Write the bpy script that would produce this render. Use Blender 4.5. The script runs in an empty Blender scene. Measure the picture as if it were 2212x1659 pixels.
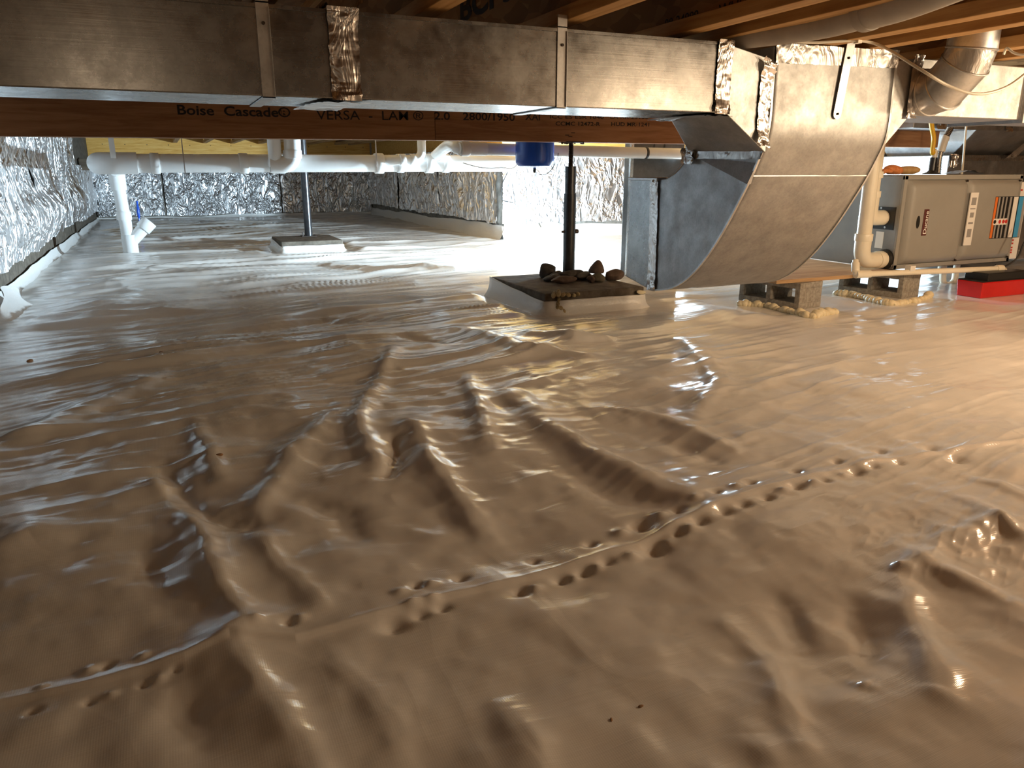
import bpy, bmesh, math, random
import numpy as np
from mathutils import Vector, Matrix

scene = bpy.context.scene
COL = scene.collection

# ------------------------------------------------------------------ camera, world, lights, exposure
F_PX, CX, CY, CAM_H = 1640.0, 1106.0, 829.5, 0.70
YAW = math.radians(24.2)
PITCH = math.atan((829.5 - 368.0) / F_PX)
cam_data = bpy.data.cameras.new('camera')
cam_data.sensor_width = 36.0
cam_data.lens = F_PX / 2212.0 * 36.0
cam_data.clip_start = 0.02
cam = bpy.data.objects.new('camera', cam_data)
COL.objects.link(cam)
cam.location = (0, 0, CAM_H)
cam.rotation_euler = (math.pi / 2 - PITCH, 0, -YAW)
scene.camera = cam

world = bpy.data.worlds.new('world')
scene.world = world
world.use_nodes = True
world.node_tree.nodes['Background'].inputs[0].default_value = (1.0, 0.75, 0.5, 1)
world.node_tree.nodes['Background'].inputs[1].default_value = 0.02


def lamp(name, loc, power, color, radius):
    d = bpy.data.lights.new(name, 'POINT')
    d.energy = power
    d.color = color
    d.shadow_soft_size = radius
    o = bpy.data.objects.new(name, d)
    o.location = loc
    COL.objects.link(o)
    return o


lamp('work_light', (3.72, 5.15, 0.33), 260, (0.62, 0.84, 1.0), 0.07)      # white LED work light behind the ducts
flood_data = bpy.data.lights.new('flood_fill', 'SPOT')                       # spot added at the work light to brighten the back left
flood_data.energy = 1250
flood_data.color = (0.62, 0.84, 1.0)
flood_data.shadow_soft_size = 0.07
flood_data.spot_size = math.radians(125)
flood_data.spot_blend = 0.6
flood = bpy.data.objects.new('flood_fill', flood_data)
COL.objects.link(flood)
flood.location = (3.72, 5.15, 0.33)
flood.rotation_euler = (Vector((-0.4, 9.0, 0.55)) - Vector((3.72, 5.15, 0.33))).to_track_quat('-Z', 'Y').to_euler()
lamp('warm_bulb_fill', (2.90, 0.90, 0.98), 44, (1.0, 0.75, 0.48), 0.08)        # warm bulb hung below the joists, out of frame
lamp('warm_bulb_fill', (4.10, 1.00, 0.98), 56, (1.0, 0.76, 0.49), 0.07)  # added unseen lamp, brightens the furnace front and right-hand floor
lamp('warm_bulb_fill', (3.20, -0.90, 1.00), 46, (1.0, 0.72, 0.44), 0.14)  # added warm fill from off right, lifts the foreground
lamp('warm_bulb_fill', (-0.20, -0.60, 1.05), 3.5, (1.0, 0.74, 0.48), 0.16)  # added weak fill for the floor at left

scene.view_settings.view_transform = 'Standard'
scene.view_settings.look = 'None'
scene.view_settings.gamma = 1.0
scene.view_settings.exposure = 0.0
scene.view_settings.use_curve_mapping = False

# ------------------------------------------------------------------ survey: photo measurements -> room coordinates
_ct, _st, _cp, _sp = math.cos(YAW), math.sin(YAW), math.cos(PITCH), math.sin(PITCH)


def ray(px, py):
    u, v = (px - CX) / F_PX, (CY - py) / F_PX
    X, Y, Z = u, _cp + v * _sp, -_sp + v * _cp
    return Vector((X * _ct + Y * _st, -X * _st + Y * _ct, Z))


CO = Vector((0, 0, CAM_H))


def onz(px, py, z):
    d = ray(px, py)
    return CO + d * ((z - CAM_H) / d.z)


def onx(px, py, x):
    d = ray(px, py)
    return CO + d * (x / d.x)


def ony(px, py, y):
    d = ray(px, py)
    return CO + d * (y / d.y)


# ------------------------------------------------------------------ numpy noise
def _hash(ix, iy, seed):
    n = (ix.astype(np.int64) * 374761393 + iy.astype(np.int64) * 668265263 + seed * 974634777) & 0x7fffffff
    n = ((n ^ (n >> 13)) * 1274126177) & 0x7fffffff
    n = n ^ (n >> 16)
    return (n & 0xffff) / 65535.0


def vnoise(x, y, seed=0):
    ix, iy = np.floor(x), np.floor(y)
    fx, fy = x - ix, y - iy
    fx = fx * fx * fx * (fx * (fx * 6 - 15) + 10)
    fy = fy * fy * fy * (fy * (fy * 6 - 15) + 10)
    a, b = _hash(ix, iy, seed), _hash(ix + 1, iy, seed)
    c, d = _hash(ix, iy + 1, seed), _hash(ix + 1, iy + 1, seed)
    return (a + (b - a) * fx) * (1 - fy) + (c + (d - c) * fx) * fy - 0.5


def fbm(x, y, seed=0, octv=4, gain=0.5):
    s, a = 0, 1.0
    for k in range(octv):
        s = s + a * vnoise(x, y, seed + k * 17)
        x, y, a = x * 2.03 + 11.3, y * 2.03 - 7.7, a * gain
    return s


def ridged(x, y, seed=0, octv=3, gain=0.5):
    s, a = 0, 1.0
    for k in range(octv):
        s = s + a * (0.5 - 2 * np.abs(vnoise(x, y, seed + k * 31)))
        x, y, a = x * 2.1 + 3.1, y * 2.1 + 5.9, a * gain
    return s


# ------------------------------------------------------------------ materials
def mat(name, color=(0.8, 0.8, 0.8), rough=0.5, metal=0.0, spec=0.5, coat=0.0):
    m = bpy.data.materials.new(name)
    m.use_nodes = True
    b = m.node_tree.nodes['Principled BSDF']
    b.inputs['Base Color'].default_value = (*color, 1)
    b.inputs['Roughness'].default_value = rough
    b.inputs['Metallic'].default_value = metal
    b.inputs['Specular IOR Level'].default_value = spec
    b.inputs['Coat Weight'].default_value = coat
    return m


class NT:
    def __init__(s, m):
        s.m, s.t = m, m.node_tree
        s.b = s.t.nodes['Principled BSDF']

    def n(s, typ, **kw):
        nd = s.t.nodes.new(typ)
        for k, v in kw.items():
            if k in nd.inputs:
                nd.inputs[k].default_value = v
            else:
                setattr(nd, k, v)
        return nd

    def l(s, a, b):
        s.t.links.new(a, b)

    def coords(s, scale=(1, 1, 1), rot=(0, 0, 0)):
        tc = s.n('ShaderNodeTexCoord')
        mp = s.n('ShaderNodeMapping')
        mp.inputs['Scale'].default_value = scale
        mp.inputs['Rotation'].default_value = rot
        s.l(tc.outputs['Object'], mp.inputs[0])
        return mp.outputs[0]

    def noise(s, vec, scale, detail=4, rough=0.5, dist=0.0):
        nd = s.n('ShaderNodeTexNoise')
        nd.inputs['Scale'].default_value = scale
        nd.inputs['Detail'].default_value = detail
        nd.inputs['Roughness'].default_value = rough
        nd.inputs['Distortion'].default_value = dist
        s.l(vec, nd.inputs['Vector'])
        return nd.outputs['Fac']

    def ramp(s, fac, stops):
        r = s.n('ShaderNodeValToRGB')
        e = r.color_ramp.elements
        while len(e) < len(stops):
            e.new(0.5)
        for k, (p, c) in enumerate(stops):
            e[k].position = p
            e[k].color = (*c, 1) if len(c) == 3 else c
        s.l(fac, r.inputs[0])
        return r.outputs[0]

    def bump(s, h, strength, dist=0.01, prev=None):
        b = s.n('ShaderNodeBump')
        b.inputs['Strength'].default_value = strength
        b.inputs['Distance'].default_value = dist
        s.l(h, b.inputs['Height'])
        if prev is not None:
            s.l(prev, b.inputs['Normal'])
        s.l(b.outputs[0], s.b.inputs['Normal'])
        return b.outputs[0]

    def base(s, c):
        s.l(c, s.b.inputs['Base Color'])

    def roughness(s, fac, lo, hi):
        r = s.n('ShaderNodeMapRange')
        r.inputs['From Min'].default_value = 0.3
        r.inputs['From Max'].default_value = 0.7
        r.inputs['To Min'].default_value = lo
        r.inputs['To Max'].default_value = hi
        s.l(fac, r.inputs['Value'])
        s.l(r.outputs[0], s.b.inputs['Roughness'])


def g(v):
    return (v, v, v)


def noisy(name, c1, c2, scale, rough=0.6, metal=0.0, bump=0.0, stretch=(1, 1, 1), bscale=None, spec=0.5, lo=.35, hi=.65, bdist=0.004):
    m = mat(name, c1, rough, metal, spec)
    t = NT(m)
    v = t.coords(stretch)
    f = t.noise(v, scale, 6, 0.6)
    t.base(t.ramp(f, [(lo, c1), (hi, c2)]))
    if bump:
        f2 = t.noise(v, bscale or scale * 3, 5, 0.6)
        t.bump(f2, bump, bdist)
    return m


def liner_material(name='white_vapour_liner', weave=True):
    m = mat(name, (0.80, 0.77, 0.735), 0.24, 0, 0.55)
    t = NT(m)
    v = t.coords()
    f = t.noise(v, 2.2, 5, 0.55)
    t.base(t.ramp(f, [(0.35, (0.78, 0.75, 0.71)), (0.65, (0.84, 0.815, 0.78))]))
    f3 = t.noise(v, 5.0, 4, 0.6)
    t.roughness(f3, 0.11, 0.25)
    # fine film wrinkles
    vs = t.coords((1.6, 24, 8), (0, 0, -0.17))
    w = t.noise(vs, 1.5, 3, 0.55, 0.3)
    b1 = t.bump(w, 0.10, 0.012)
    if weave:
        wv = t.n('ShaderNodeTexWave')
        wv.wave_type = 'BANDS'
        wv.bands_direction = 'X'
        wv.inputs['Scale'].default_value = 95
        wv.inputs['Distortion'].default_value = 0.6
        t.l(v, wv.inputs[0])
        wv2 = t.n('ShaderNodeTexWave')
        wv2.wave_type = 'BANDS'
        wv2.bands_direction = 'Y'
        wv2.inputs['Scale'].default_value = 95
        wv2.inputs['Distortion'].default_value = 0.6
        t.l(v, wv2.inputs[0])
        ad = t.n('ShaderNodeMath', operation='ADD')
        t.l(wv.outputs['Fac'], ad.inputs[0])
        t.l(wv2.outputs['Fac'], ad.inputs[1])
        t.bump(ad.outputs[0], 0.05, 0.0006, b1)
    return m


def galv_material(name, c=0.56, rough=(0.22, 0.42), tint=(1, 1, 1), scratch=True):
    m = mat(name, (c, c, c), 0.3, 1.0)
    t = NT(m)
    v = t.coords()
    vor = t.n('ShaderNodeTexVoronoi')
    vor.inputs['Scale'].default_value = 170
    t.l(v, vor.inputs['Vector'])
    f = t.noise(v, 14, 7, 0.7)
    mx = t.n('ShaderNodeMixRGB')
    mx.blend_type = 'MULTIPLY'
    mx.inputs[0].default_value = 0.12
    t.l(t.ramp(f, [(0.32, tuple(c * k * 0.80 for k in tint)), (0.68, tuple(c * k * 1.12 for k in tint))]), mx.inputs[1])
    t.l(vor.outputs['Color'], mx.inputs[2])
    bw = t.n('ShaderNodeHueSaturation')
    bw.inputs['Saturation'].default_value = 0.15
    t.l(mx.outputs[0], bw.inputs['Color'])
    t.base(bw.outputs[0])
    t.roughness(t.noise(v, 11, 6, 0.7), *rough)
    big = t.noise(v, 4.0, 3, 0.5)
    b1 = t.bump(big, 0.06, 0.02)
    if scratch:
        vs = t.coords((2, 2, 160))
        t.bump(t.noise(vs, 2, 3, 0.5), 0.03, 0.002, b1)
    return m


def foil_material(name, c=(0.86, 0.86, 0.87), rough=0.16, scale=26, strength=0.7, stretch=0.5):
    m = mat(name, c, rough, 1.0)
    t = NT(m)
    v = t.coords((1, 1, stretch))
    n1 = t.noise(v, scale, 3, 0.55, 0.8)
    r = t.ramp(n1, [(0.36, g(0)), (0.5, g(1)), (0.64, g(0))])
    b1 = t.bump(r, strength, 0.25 / scale)
    n2 = t.noise(v, scale * 0.45, 2, 0.5, 0.4)
    t.bump(n2, strength, 0.5 / scale, b1)
    return m


def wood_material(name, c1, c2, c3, axis='y', rings=14, rough=0.62):
    m = mat(name, c1, rough, 0, 0.3)
    t = NT(m)
    sc = {'x': (0.6, 9, 9), 'y': (9, 0.6, 9), 'z': (9, 9, 0.6)}[axis]
    v = t.coords(sc)
    f = t.noise(v, rings * 0.25, 6, 0.62, 0.9)
    f2 = t.noise(t.coords(tuple(k * 4 for k in sc)), 6, 4, 0.6)
    mx = t.n('ShaderNodeMath', operation='MULTIPLY_ADD')
    mx.inputs[1].default_value = 0.25
    t.l(f2, mx.inputs[0])
    t.l(f, mx.inputs[2])
    t.base(t.ramp(mx.outputs[0], [(0.45, c1), (0.62, c2), (0.78, c3)]))
    t.bump(f2, 0.12, 0.002)
    return m


def osb_material(name, c1, c2):
    m = mat(name, c1, 0.8, 0, 0.2)
    t = NT(m)
    v = t.coords((1, 1, 1))
    vor = t.n('ShaderNodeTexVoronoi')
    vor.inputs['Scale'].default_value = 26
    t.l(t.coords((1, 0.4, 1), (0.3, 0.2, 0.5)), vor.inputs['Vector'])
    bw = t.n('ShaderNodeRGBToBW')
    t.l(vor.outputs['Color'], bw.inputs[0])
    t.base(t.ramp(bw.outputs[0], [(0.1, c1), (0.9, c2)]))
    t.bump(bw.outputs[0], 0.2, 0.003)
    return m


M = {}
M['liner'] = liner_material()
M['liner_flap'] = mat('liner_flap', (0.82, 0.80, 0.77), 0.3, 0, 0.5)
_t = NT(M['liner_flap'])
_t.bump(_t.noise(_t.coords((4, 4, 8)), 4, 4, 0.6), 0.25, 0.02)
M['galv'] = galv_material('galvanised_steel', 0.40, (0.20, 0.34), (1.02, 1.0, 0.96))
M['galv_dull'] = galv_material('dull_galvanised_steel', 0.46, (0.38, 0.6), (0.95, 1.0, 1.07))
M['heel'] = galv_material('brushed_heel_steel', 0.41, (0.42, 0.60), (1.02, 1.0, 0.95), scratch=False)
M['galv_dark'] = galv_material('dark_galvanised_steel', 0.10, (0.35, 0.55), (0.92, 1.0, 1.12))  # darker, slightly bluish steel tone for the return box
M['galv_bright'] = galv_material('bright_galvanised_steel', 0.62, (0.30, 0.48), scratch=False)
M['foil'] = foil_material('foil_facing', (0.90, 0.90, 0.91), rough=0.40, scale=8, strength=0.9, stretch=0.45)
M['foil_flat'] = foil_material('flat_foil_facing', (0.9, 0.9, 0.91), rough=0.36, scale=9, strength=0.5)
M['foil_tape'] = foil_material('foil_tape', (0.66, 0.63, 0.61), 0.26, 22, 0.22, 0.35)
M['foil_tape_smooth'] = foil_material('smooth_foil_tape', (0.58, 0.56, 0.54), 0.34, 16, 0.12)
M['concrete'] = noisy('concrete', (0.20, 0.18, 0.155), (0.36, 0.33, 0.29), 14, 0.9, 0, 0.4, bscale=60, spec=0.2)
M['concrete_pad'] = noisy('concrete_pad', (0.10, 0.082, 0.064), (0.19, 0.16, 0.128), 18, 0.9, 0, 0.5, bscale=80, spec=0.2)
M['block'] = noisy('concrete_masonry', (0.26, 0.235, 0.20), (0.42, 0.39, 0.34), 60, 0.95, 0, 0.7, bscale=160, spec=0.15)
M['lvl'] = wood_material('laminated_veneer', (0.26, 0.115, 0.048), (0.37, 0.175, 0.078), (0.44, 0.225, 0.105), 'x')
M['flange'] = wood_material('pine_flange', (0.46, 0.24, 0.085), (0.58, 0.33, 0.13), (0.68, 0.42, 0.18), 'y')
M['rim'] = wood_material('yellow_plywood', (0.70, 0.33, 0.06), (0.84, 0.46, 0.11), (0.92, 0.58, 0.18), 'x', 20)
M['osb'] = osb_material('strand_board', (0.20, 0.10, 0.04), (0.40, 0.22, 0.09))
M['plywood'] = wood_material('plywood_board', (0.34, 0.20, 0.10), (0.46, 0.29, 0.15), (0.55, 0.37, 0.20), 'x')
M['dark_wood'] = wood_material('weathered_wood', (0.07, 0.05, 0.035), (0.13, 0.095, 0.065), (0.19, 0.14, 0.10), 'x')
M['ink'] = mat('black_ink', (0.018, 0.013, 0.012), 0.7)
M['pvc'] = noisy('white_pvc', (0.80, 0.80, 0.79), (0.86, 0.86, 0.85), 6, 0.28, spec=0.5)
M['pvc_grey'] = noisy('greyed_pvc', (0.66, 0.66, 0.64), (0.74, 0.74, 0.72), 6, 0.35, spec=0.5)
M['pvc_cream'] = noisy('cream_pvc', (0.80, 0.74, 0.60), (0.86, 0.80, 0.66), 8, 0.3, spec=0.5)
M['black_steel'] = noisy('black_painted_steel', (0.012, 0.012, 0.014), (0.030, 0.030, 0.034), 20, 0.28, 0.0, 0.1, spec=0.6)
M['rust_steel'] = noisy('dark_threaded_steel', (0.03, 0.022, 0.018), (0.07, 0.05, 0.04), 40, 0.5, 0.4, 0.2)
M['blue'] = noisy('blue_enamel', (0.012, 0.085, 0.55), (0.018, 0.11, 0.66), 5, 0.25, spec=0.5)
M['furnace'] = noisy('grey_cabinet_paint', (0.29, 0.28, 0.255), (0.32, 0.31, 0.285), 4, 0.42, 0, 0.03, bscale=300, spec=0.4)
M['furnace_side'] = noisy('dark_grey_cabinet_steel', (0.24, 0.24, 0.23), (0.29, 0.285, 0.27), 6, 0.4, 0.3)
M['black'] = mat('black_plastic', (0.012, 0.012, 0.012), 0.4)
M['red'] = noisy('red_plastic', (0.50, 0.010, 0.010), (0.60, 0.016, 0.014), 5, 0.3)
M['white_label'] = mat('white_label', (0.80, 0.78, 0.74), 0.5)
M['label_grey'] = mat('label_grey_print', (0.30, 0.29, 0.28), 0.6)
M['orange'] = noisy('orange_fabric', (0.70, 0.20, 0.05), (0.85, 0.36, 0.14), 60, 0.8, bump=0.4)
M['orange_flat'] = mat('orange_print', (0.75, 0.18, 0.03), 0.5)
M['blue_flat'] = mat('blue_print', (0.06, 0.32, 0.62), 0.4)
M['red_flat'] = mat('red_print', (0.55, 0.04, 0.03), 0.5)
M['tan'] = noisy('tan_leather', (0.50, 0.30, 0.12), (0.62, 0.40, 0.18), 30, 0.8, bump=0.3)
M['yellow'] = mat('yellow_coating', (0.78, 0.48, 0.03), 0.4)
M['gold_badge'] = mat('badge_maroon', (0.10, 0.025, 0.02), 0.4)
M['foam'] = noisy('cured_spray_foam', (0.72, 0.62, 0.40), (0.84, 0.75, 0.53), 30, 0.6, bump=0.5, bscale=40)
M['foam_brown'] = noisy('brown_spray_foam', (0.34, 0.25, 0.11), (0.58, 0.47, 0.28), 60, 0.6, bump=0.6, bscale=60)
M['stone_a'] = noisy('grey_brown_stone', (0.07, 0.06, 0.05), (0.13, 0.11, 0.092), 30, 0.85, bump=0.5, bscale=60)
M['stone_b'] = noisy('reddish_stone', (0.09, 0.058, 0.042), (0.155, 0.10, 0.074), 26, 0.85, bump=0.5, bscale=60)
M['stone_c'] = noisy('olive_stone', (0.08, 0.067, 0.042), (0.145, 0.12, 0.078), 26, 0.8, bump=0.5, bscale=60)
M['insul'] = noisy('grey_pipe_wrap', (0.40, 0.36, 0.315), (0.52, 0.475, 0.42), 8, 0.7, bump=0.35, bscale=12)
M['cable_white'] = mat('white_cable', (0.80, 0.74, 0.62), 0.4)
M['cable_black'] = mat('black_cable', (0.015, 0.015, 0.015), 0.5)
M['straw'] = noisy('pale_stick', (0.36, 0.30, 0.18), (0.5, 0.43, 0.28), 20, 0.7)
M['flex_steel'] = mat('flexible_conduit_steel', (0.42, 0.39, 0.35), 0.35, 1.0)
M['mud'] = noisy('dry_mud', (0.28, 0.15, 0.07), (0.4, 0.24, 0.13), 20, 0.9)

# ------------------------------------------------------------------ mesh building
ORG = {}


class MB:
    def __init__(s):
        s.v, s.f, s.sm = [], [], []

    def add(s, vs, fs, smooth=False):
        b = len(s.v)
        s.v += [tuple(p) for p in vs]
        s.f += [tuple(i + b for i in f) for f in fs]
        s.sm += [smooth] * len(fs)
        return s

    def box(s, x0, x1, y0, y1, z0, z1):
        return s.hexa([(x0, y0, z0), (x1, y0, z0), (x1, y1, z0), (x0, y1, z0)], [(x0, y0, z1), (x1, y0, z1), (x1, y1, z1), (x0, y1, z1)])

    def hexa(s, lo, hi):
        return s.add(list(lo) + list(hi), [(3, 2, 1, 0), (4, 5, 6, 7), (0, 1, 5, 4), (1, 2, 6, 5), (2, 3, 7, 6), (3, 0, 4, 7)])

    def prism(s, poly, d, smooth=False):
        """closed polygon (3-D points) pushed along vector d"""
        n = len(poly)
        d = Vector(d)
        P = [Vector(p) for p in poly]
        s.add(P + [p + d for p in P], [tuple(range(n))[::-1], tuple(range(n, 2 * n))])
        s.add(P + [p + d for p in P], [(i, (i + 1) % n, n + (i + 1) % n, n + i) for i in range(n)], smooth)
        return s

    def ribbon(s, pts, d, th, up=None):
        """strip along pts, width vector d, thickness th along local normal"""
        P = [Vector(p) for p in pts]
        d = Vector(d)
        vs, n = [], len(P)
        for i, p in enumerate(P):
            t = (P[min(i + 1, n - 1)] - P[max(i - 1, 0)]).normalized()
            nrm = t.cross(d).normalized() * th
            vs += [p, p + d, p + d + nrm, p + nrm]
        fs = []
        for i in range(n - 1):
            a, b = 4 * i, 4 * i + 4
            for k in range(4):
                fs.append((a + k, a + (k + 1) % 4, b + (k + 1) % 4, b + k))
        fs += [(3, 2, 1, 0), tuple(4 * n - 4 + k for k in range(4))]
        return s.add(vs, fs)

    def tube(s, pts, r, seg=20, cap=True, smooth=True):
        P = [Vector(p) for p in pts]
        n = len(P)
        rs = r if isinstance(r, (list, tuple)) else [r] * n
        T = [(P[min(i + 1, n - 1)] - P[max(i - 1, 0)]).normalized() for i in range(n)]
        a = Vector((0, 0, 1)) if abs(T[0].z) < 0.9 else Vector((1, 0, 0))
        u = T[0].cross(a).normalized()
        vs = []
        for i in range(n):
            if i:
                u = (T[i - 1].rotation_difference(T[i]) @ u)
                u = (u - T[i] * u.dot(T[i])).normalized()
            w = T[i].cross(u)
            for k in range(seg):
                an = 2 * math.pi * k / seg
                vs.append(P[i] + (u * math.cos(an) + w * math.sin(an)) * rs[i])
        fs = []
        for i in range(n - 1):
            for k in range(seg):
                a0, a1 = i * seg + k, i * seg + (k + 1) % seg
                fs.append((a0, a1, a1 + seg, a0 + seg))
        s.add(vs, fs, smooth)
        if cap:
            s.add(vs[:seg], [tuple(range(seg))[::-1]])
            s.add(vs[-seg:], [tuple(range(seg))])
        return s

    def lathe(s, c, prof, seg=28, axis='z'):
        c = Vector(c)
        ax = {'z': ((1, 0, 0), (0, 1, 0), (0, 0, 1)), 'x': ((0, 1, 0), (0, 0, 1), (1, 0, 0)), 'y': ((0, 0, 1), (1, 0, 0), (0, 1, 0))}[axis]
        e1, e2, e3 = map(Vector, ax)
        vs = []
        for (r, h) in prof:
            for k in range(seg):
                an = 2 * math.pi * k / seg
                vs.append(c + e1 * (r * math.cos(an)) + e2 * (r * math.sin(an)) + e3 * h)
        fs = []
        for i in range(len(prof) - 1):
            for k in range(seg):
                a0, a1 = i * seg + k, i * seg + (k + 1) % seg
                fs.append((a0, a1, a1 + seg, a0 + seg))
        s.add(vs, fs, True)
        s.add(vs[:seg], [tuple(range(seg))[::-1]])
        s.add(vs[-seg:], [tuple(range(seg))])
        return s

    def blob(s, c, r, seed=0, rough=0.2, rot=0.0, sub=2, flat=None, cuts=0):
        bm = bmesh.new()
        bmesh.ops.create_icosphere(bm, subdivisions=sub, radius=1.0)
        rg = random.Random(seed)
        dirs = [Vector((rg.uniform(-1, 1), rg.uniform(-1, 1), rg.uniform(-1, 1))).normalized() for _ in range(7)]
        amps = [rg.uniform(-1, 1) * rough for _ in range(7)]
        planes = [(Vector((rg.uniform(-1, 1), rg.uniform(-1, 1), rg.uniform(-1, 1))).normalized(), rg.uniform(0.62, 0.9)) for _ in range(cuts)]
        vs = []
        R = Matrix.Rotation(rot, 3, 'Z')
        for v in bm.verts:
            d = v.co.normalized()
            k = 1 + sum(a * max(0, d.dot(q)) ** 2 for a, q in zip(amps, dirs))
            d = d * k
            for pn, pd in planes:
                e = d.dot(pn) - pd
                if e > 0:
                    d = d - pn * e
            p = Vector((d.x * r[0], d.y * r[1], d.z * r[2])) * (1.12 if cuts else 1)
            p = R @ p
            p += Vector(c)
            if flat is not None:
                p.z = max(p.z, flat)
            vs.append(p)
        fs = [tuple(v.index for v in f.verts) for f in bm.faces]
        bm.free()
        return s.add(vs, fs, True)

    def build(s, name, m, parent=None, bevel=0.0, origin=None, sharp=35):
        V = np.array(s.v, dtype=float)
        lo, hi = V.min(0), V.max(0)
        org = Vector(origin) if origin is not None else Vector(((lo[0] + hi[0]) / 2, (lo[1] + hi[1]) / 2, lo[2]))
        me = bpy.data.meshes.new(name)
        me.from_pydata((V - np.array(org)).tolist(), [], s.f)
        me.polygons.foreach_set('use_smooth', [True] * len(s.f) if any(s.sm) else [False] * len(s.f))
        mm = bmesh.new()
        mm.from_mesh(me)
        bmesh.ops.remove_doubles(mm, verts=mm.verts, dist=1e-6)
        bmesh.ops.recalc_face_normals(mm, faces=mm.faces)
        mm.to_mesh(me)
        mm.free()
        if any(s.sm):
            me.set_sharp_from_angle(angle=math.radians(sharp))
        me.materials.append(M[m] if isinstance(m, str) else m)
        return link(name, me, org, parent, bevel)


def link(name, me, org, parent=None, bevel=0.0):
    o = bpy.data.objects.new(name, me)
    COL.objects.link(o)
    po = ORG[parent.name] if parent else Vector((0, 0, 0))
    o.location = Vector(org) - po
    if parent:
        o.parent = parent
    ORG[o.name] = Vector(org)
    if bevel:
        b = o.modifiers.new('bevel', 'BEVEL')
        b.width = bevel
        b.segments = 2
        b.limit_method = 'ANGLE'
        b.angle_limit = math.radians(40)
    return o


def thing(name, label, cat, base, group=None):
    o = bpy.data.objects.new(name, None)
    o.empty_display_size = 0.05
    COL.objects.link(o)
    o.location = base
    ORG[o.name] = Vector(base)
    return tag(o, label, cat, group)


def tag(o, label, cat, group=None):
    o['label'] = label
    o['category'] = cat
    if group:
        o['group'] = group
    return o


def structure(o):
    o['kind'] = 'structure'
    return o


def arc(c, r, a0, a1, e1, e2, n=10):
    c, e1, e2 = Vector(c), Vector(e1), Vector(e2)
    return [c + e1 * (r * math.cos(a0 + (a1 - a0) * k / n)) + e2 * (r * math.sin(a0 + (a1 - a0) * k / n)) for k in range(n + 1)]


def spline(pts, n=8):
    P = [Vector(p) for p in pts]
    out = []
    for i in range(len(P) - 1):
        p0, p1, p2, p3 = P[max(i - 1, 0)], P[i], P[i + 1], P[min(i + 2, len(P) - 1)]
        for k in range(n):
            t = k / n
            out.append(0.5 * ((2 * p1) + (p2 - p0) * t + (2 * p0 - 5 * p1 + 4 * p2 - p3) * t * t + (3 * p1 - p0 - 3 * p2 + p3) * t ** 3))
    return out + [P[-1]]


def lettering(body, a, b, height, up, m, parent, name='lettering', bold=0.0, face=None, slant=0.0):
    """text whose baseline runs from a to b, raised a hair from its surface"""
    cu = bpy.data.curves.new('letters', 'FONT')
    cu.body = body
    cu.size = 1.0
    cu.offset = bold
    cu.resolution_u = 3
    tmp = bpy.data.objects.new('letters', cu)
    me = bpy.data.meshes.new_from_object(tmp)
    n = len(me.vertices)
    co = np.empty(n * 3)
    me.vertices.foreach_get('co', co)
    co = co.reshape(-1, 3)
    a, b, up = Vector(a), Vector(b), Vector(up).normalized()
    d = b - a
    nrm = d.cross(up).normalized()
    lo, hi = co[:, 0].min(), co[:, 0].max()
    sx = 1.0 / max(hi - lo, 1e-6)
    W = np.array([tuple(a + d * ((p[0] - lo) * sx + slant * p[1] * 0) + up * (p[1] / 0.70 * height) + nrm * 0.0012) for p in co])
    org = W.mean(0)
    me.vertices.foreach_set('co', (W - org).ravel())
    me.update()
    me.name = name
    me.materials.append(M[m] if isinstance(m, str) else m)
    bpy.data.objects.remove(tmp)
    return link(name, me, Vector(org), parent)


def grid_mesh(name, P, m, parent=None, smooth=True, flip=False):
    """P: (nu, nv, 3) array"""
    nu, nv = P.shape[:2]
    V = P.reshape(-1, 3)
    idx = np.arange(nu * nv).reshape(nu, nv)
    q = np.stack([idx[:-1, :-1], idx[1:, :-1], idx[1:, 1:], idx[:-1, 1:]], -1).reshape(-1, 4)
    if flip:
        q = q[:, ::-1]
    org = np.array([(V[:, 0].min() + V[:, 0].max()) / 2, (V[:, 1].min() + V[:, 1].max()) / 2, V[:, 2].min()])
    me = bpy.data.meshes.new(name)
    me.vertices.add(len(V))
    me.vertices.foreach_set('co', (V - org).astype(np.float32).ravel())
    me.loops.add(q.size)
    me.loops.foreach_set('vertex_index', q.ravel().astype(np.int32))
    me.polygons.add(len(q))
    me.polygons.foreach_set('loop_start', (np.arange(len(q)) * 4).astype(np.int32))
    me.polygons.foreach_set('use_smooth', np.full(len(q), smooth))
    me.update(calc_edges=True)
    me.materials.append(M[m] if isinstance(m, str) else m)
    return link(name, me, Vector(org), parent)


# ================================================================== FLOOR: white liner over uneven ground
def pxline(*pp):
    return [tuple(onz(x, y, 0.0))[:2] for x, y in pp]


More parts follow.
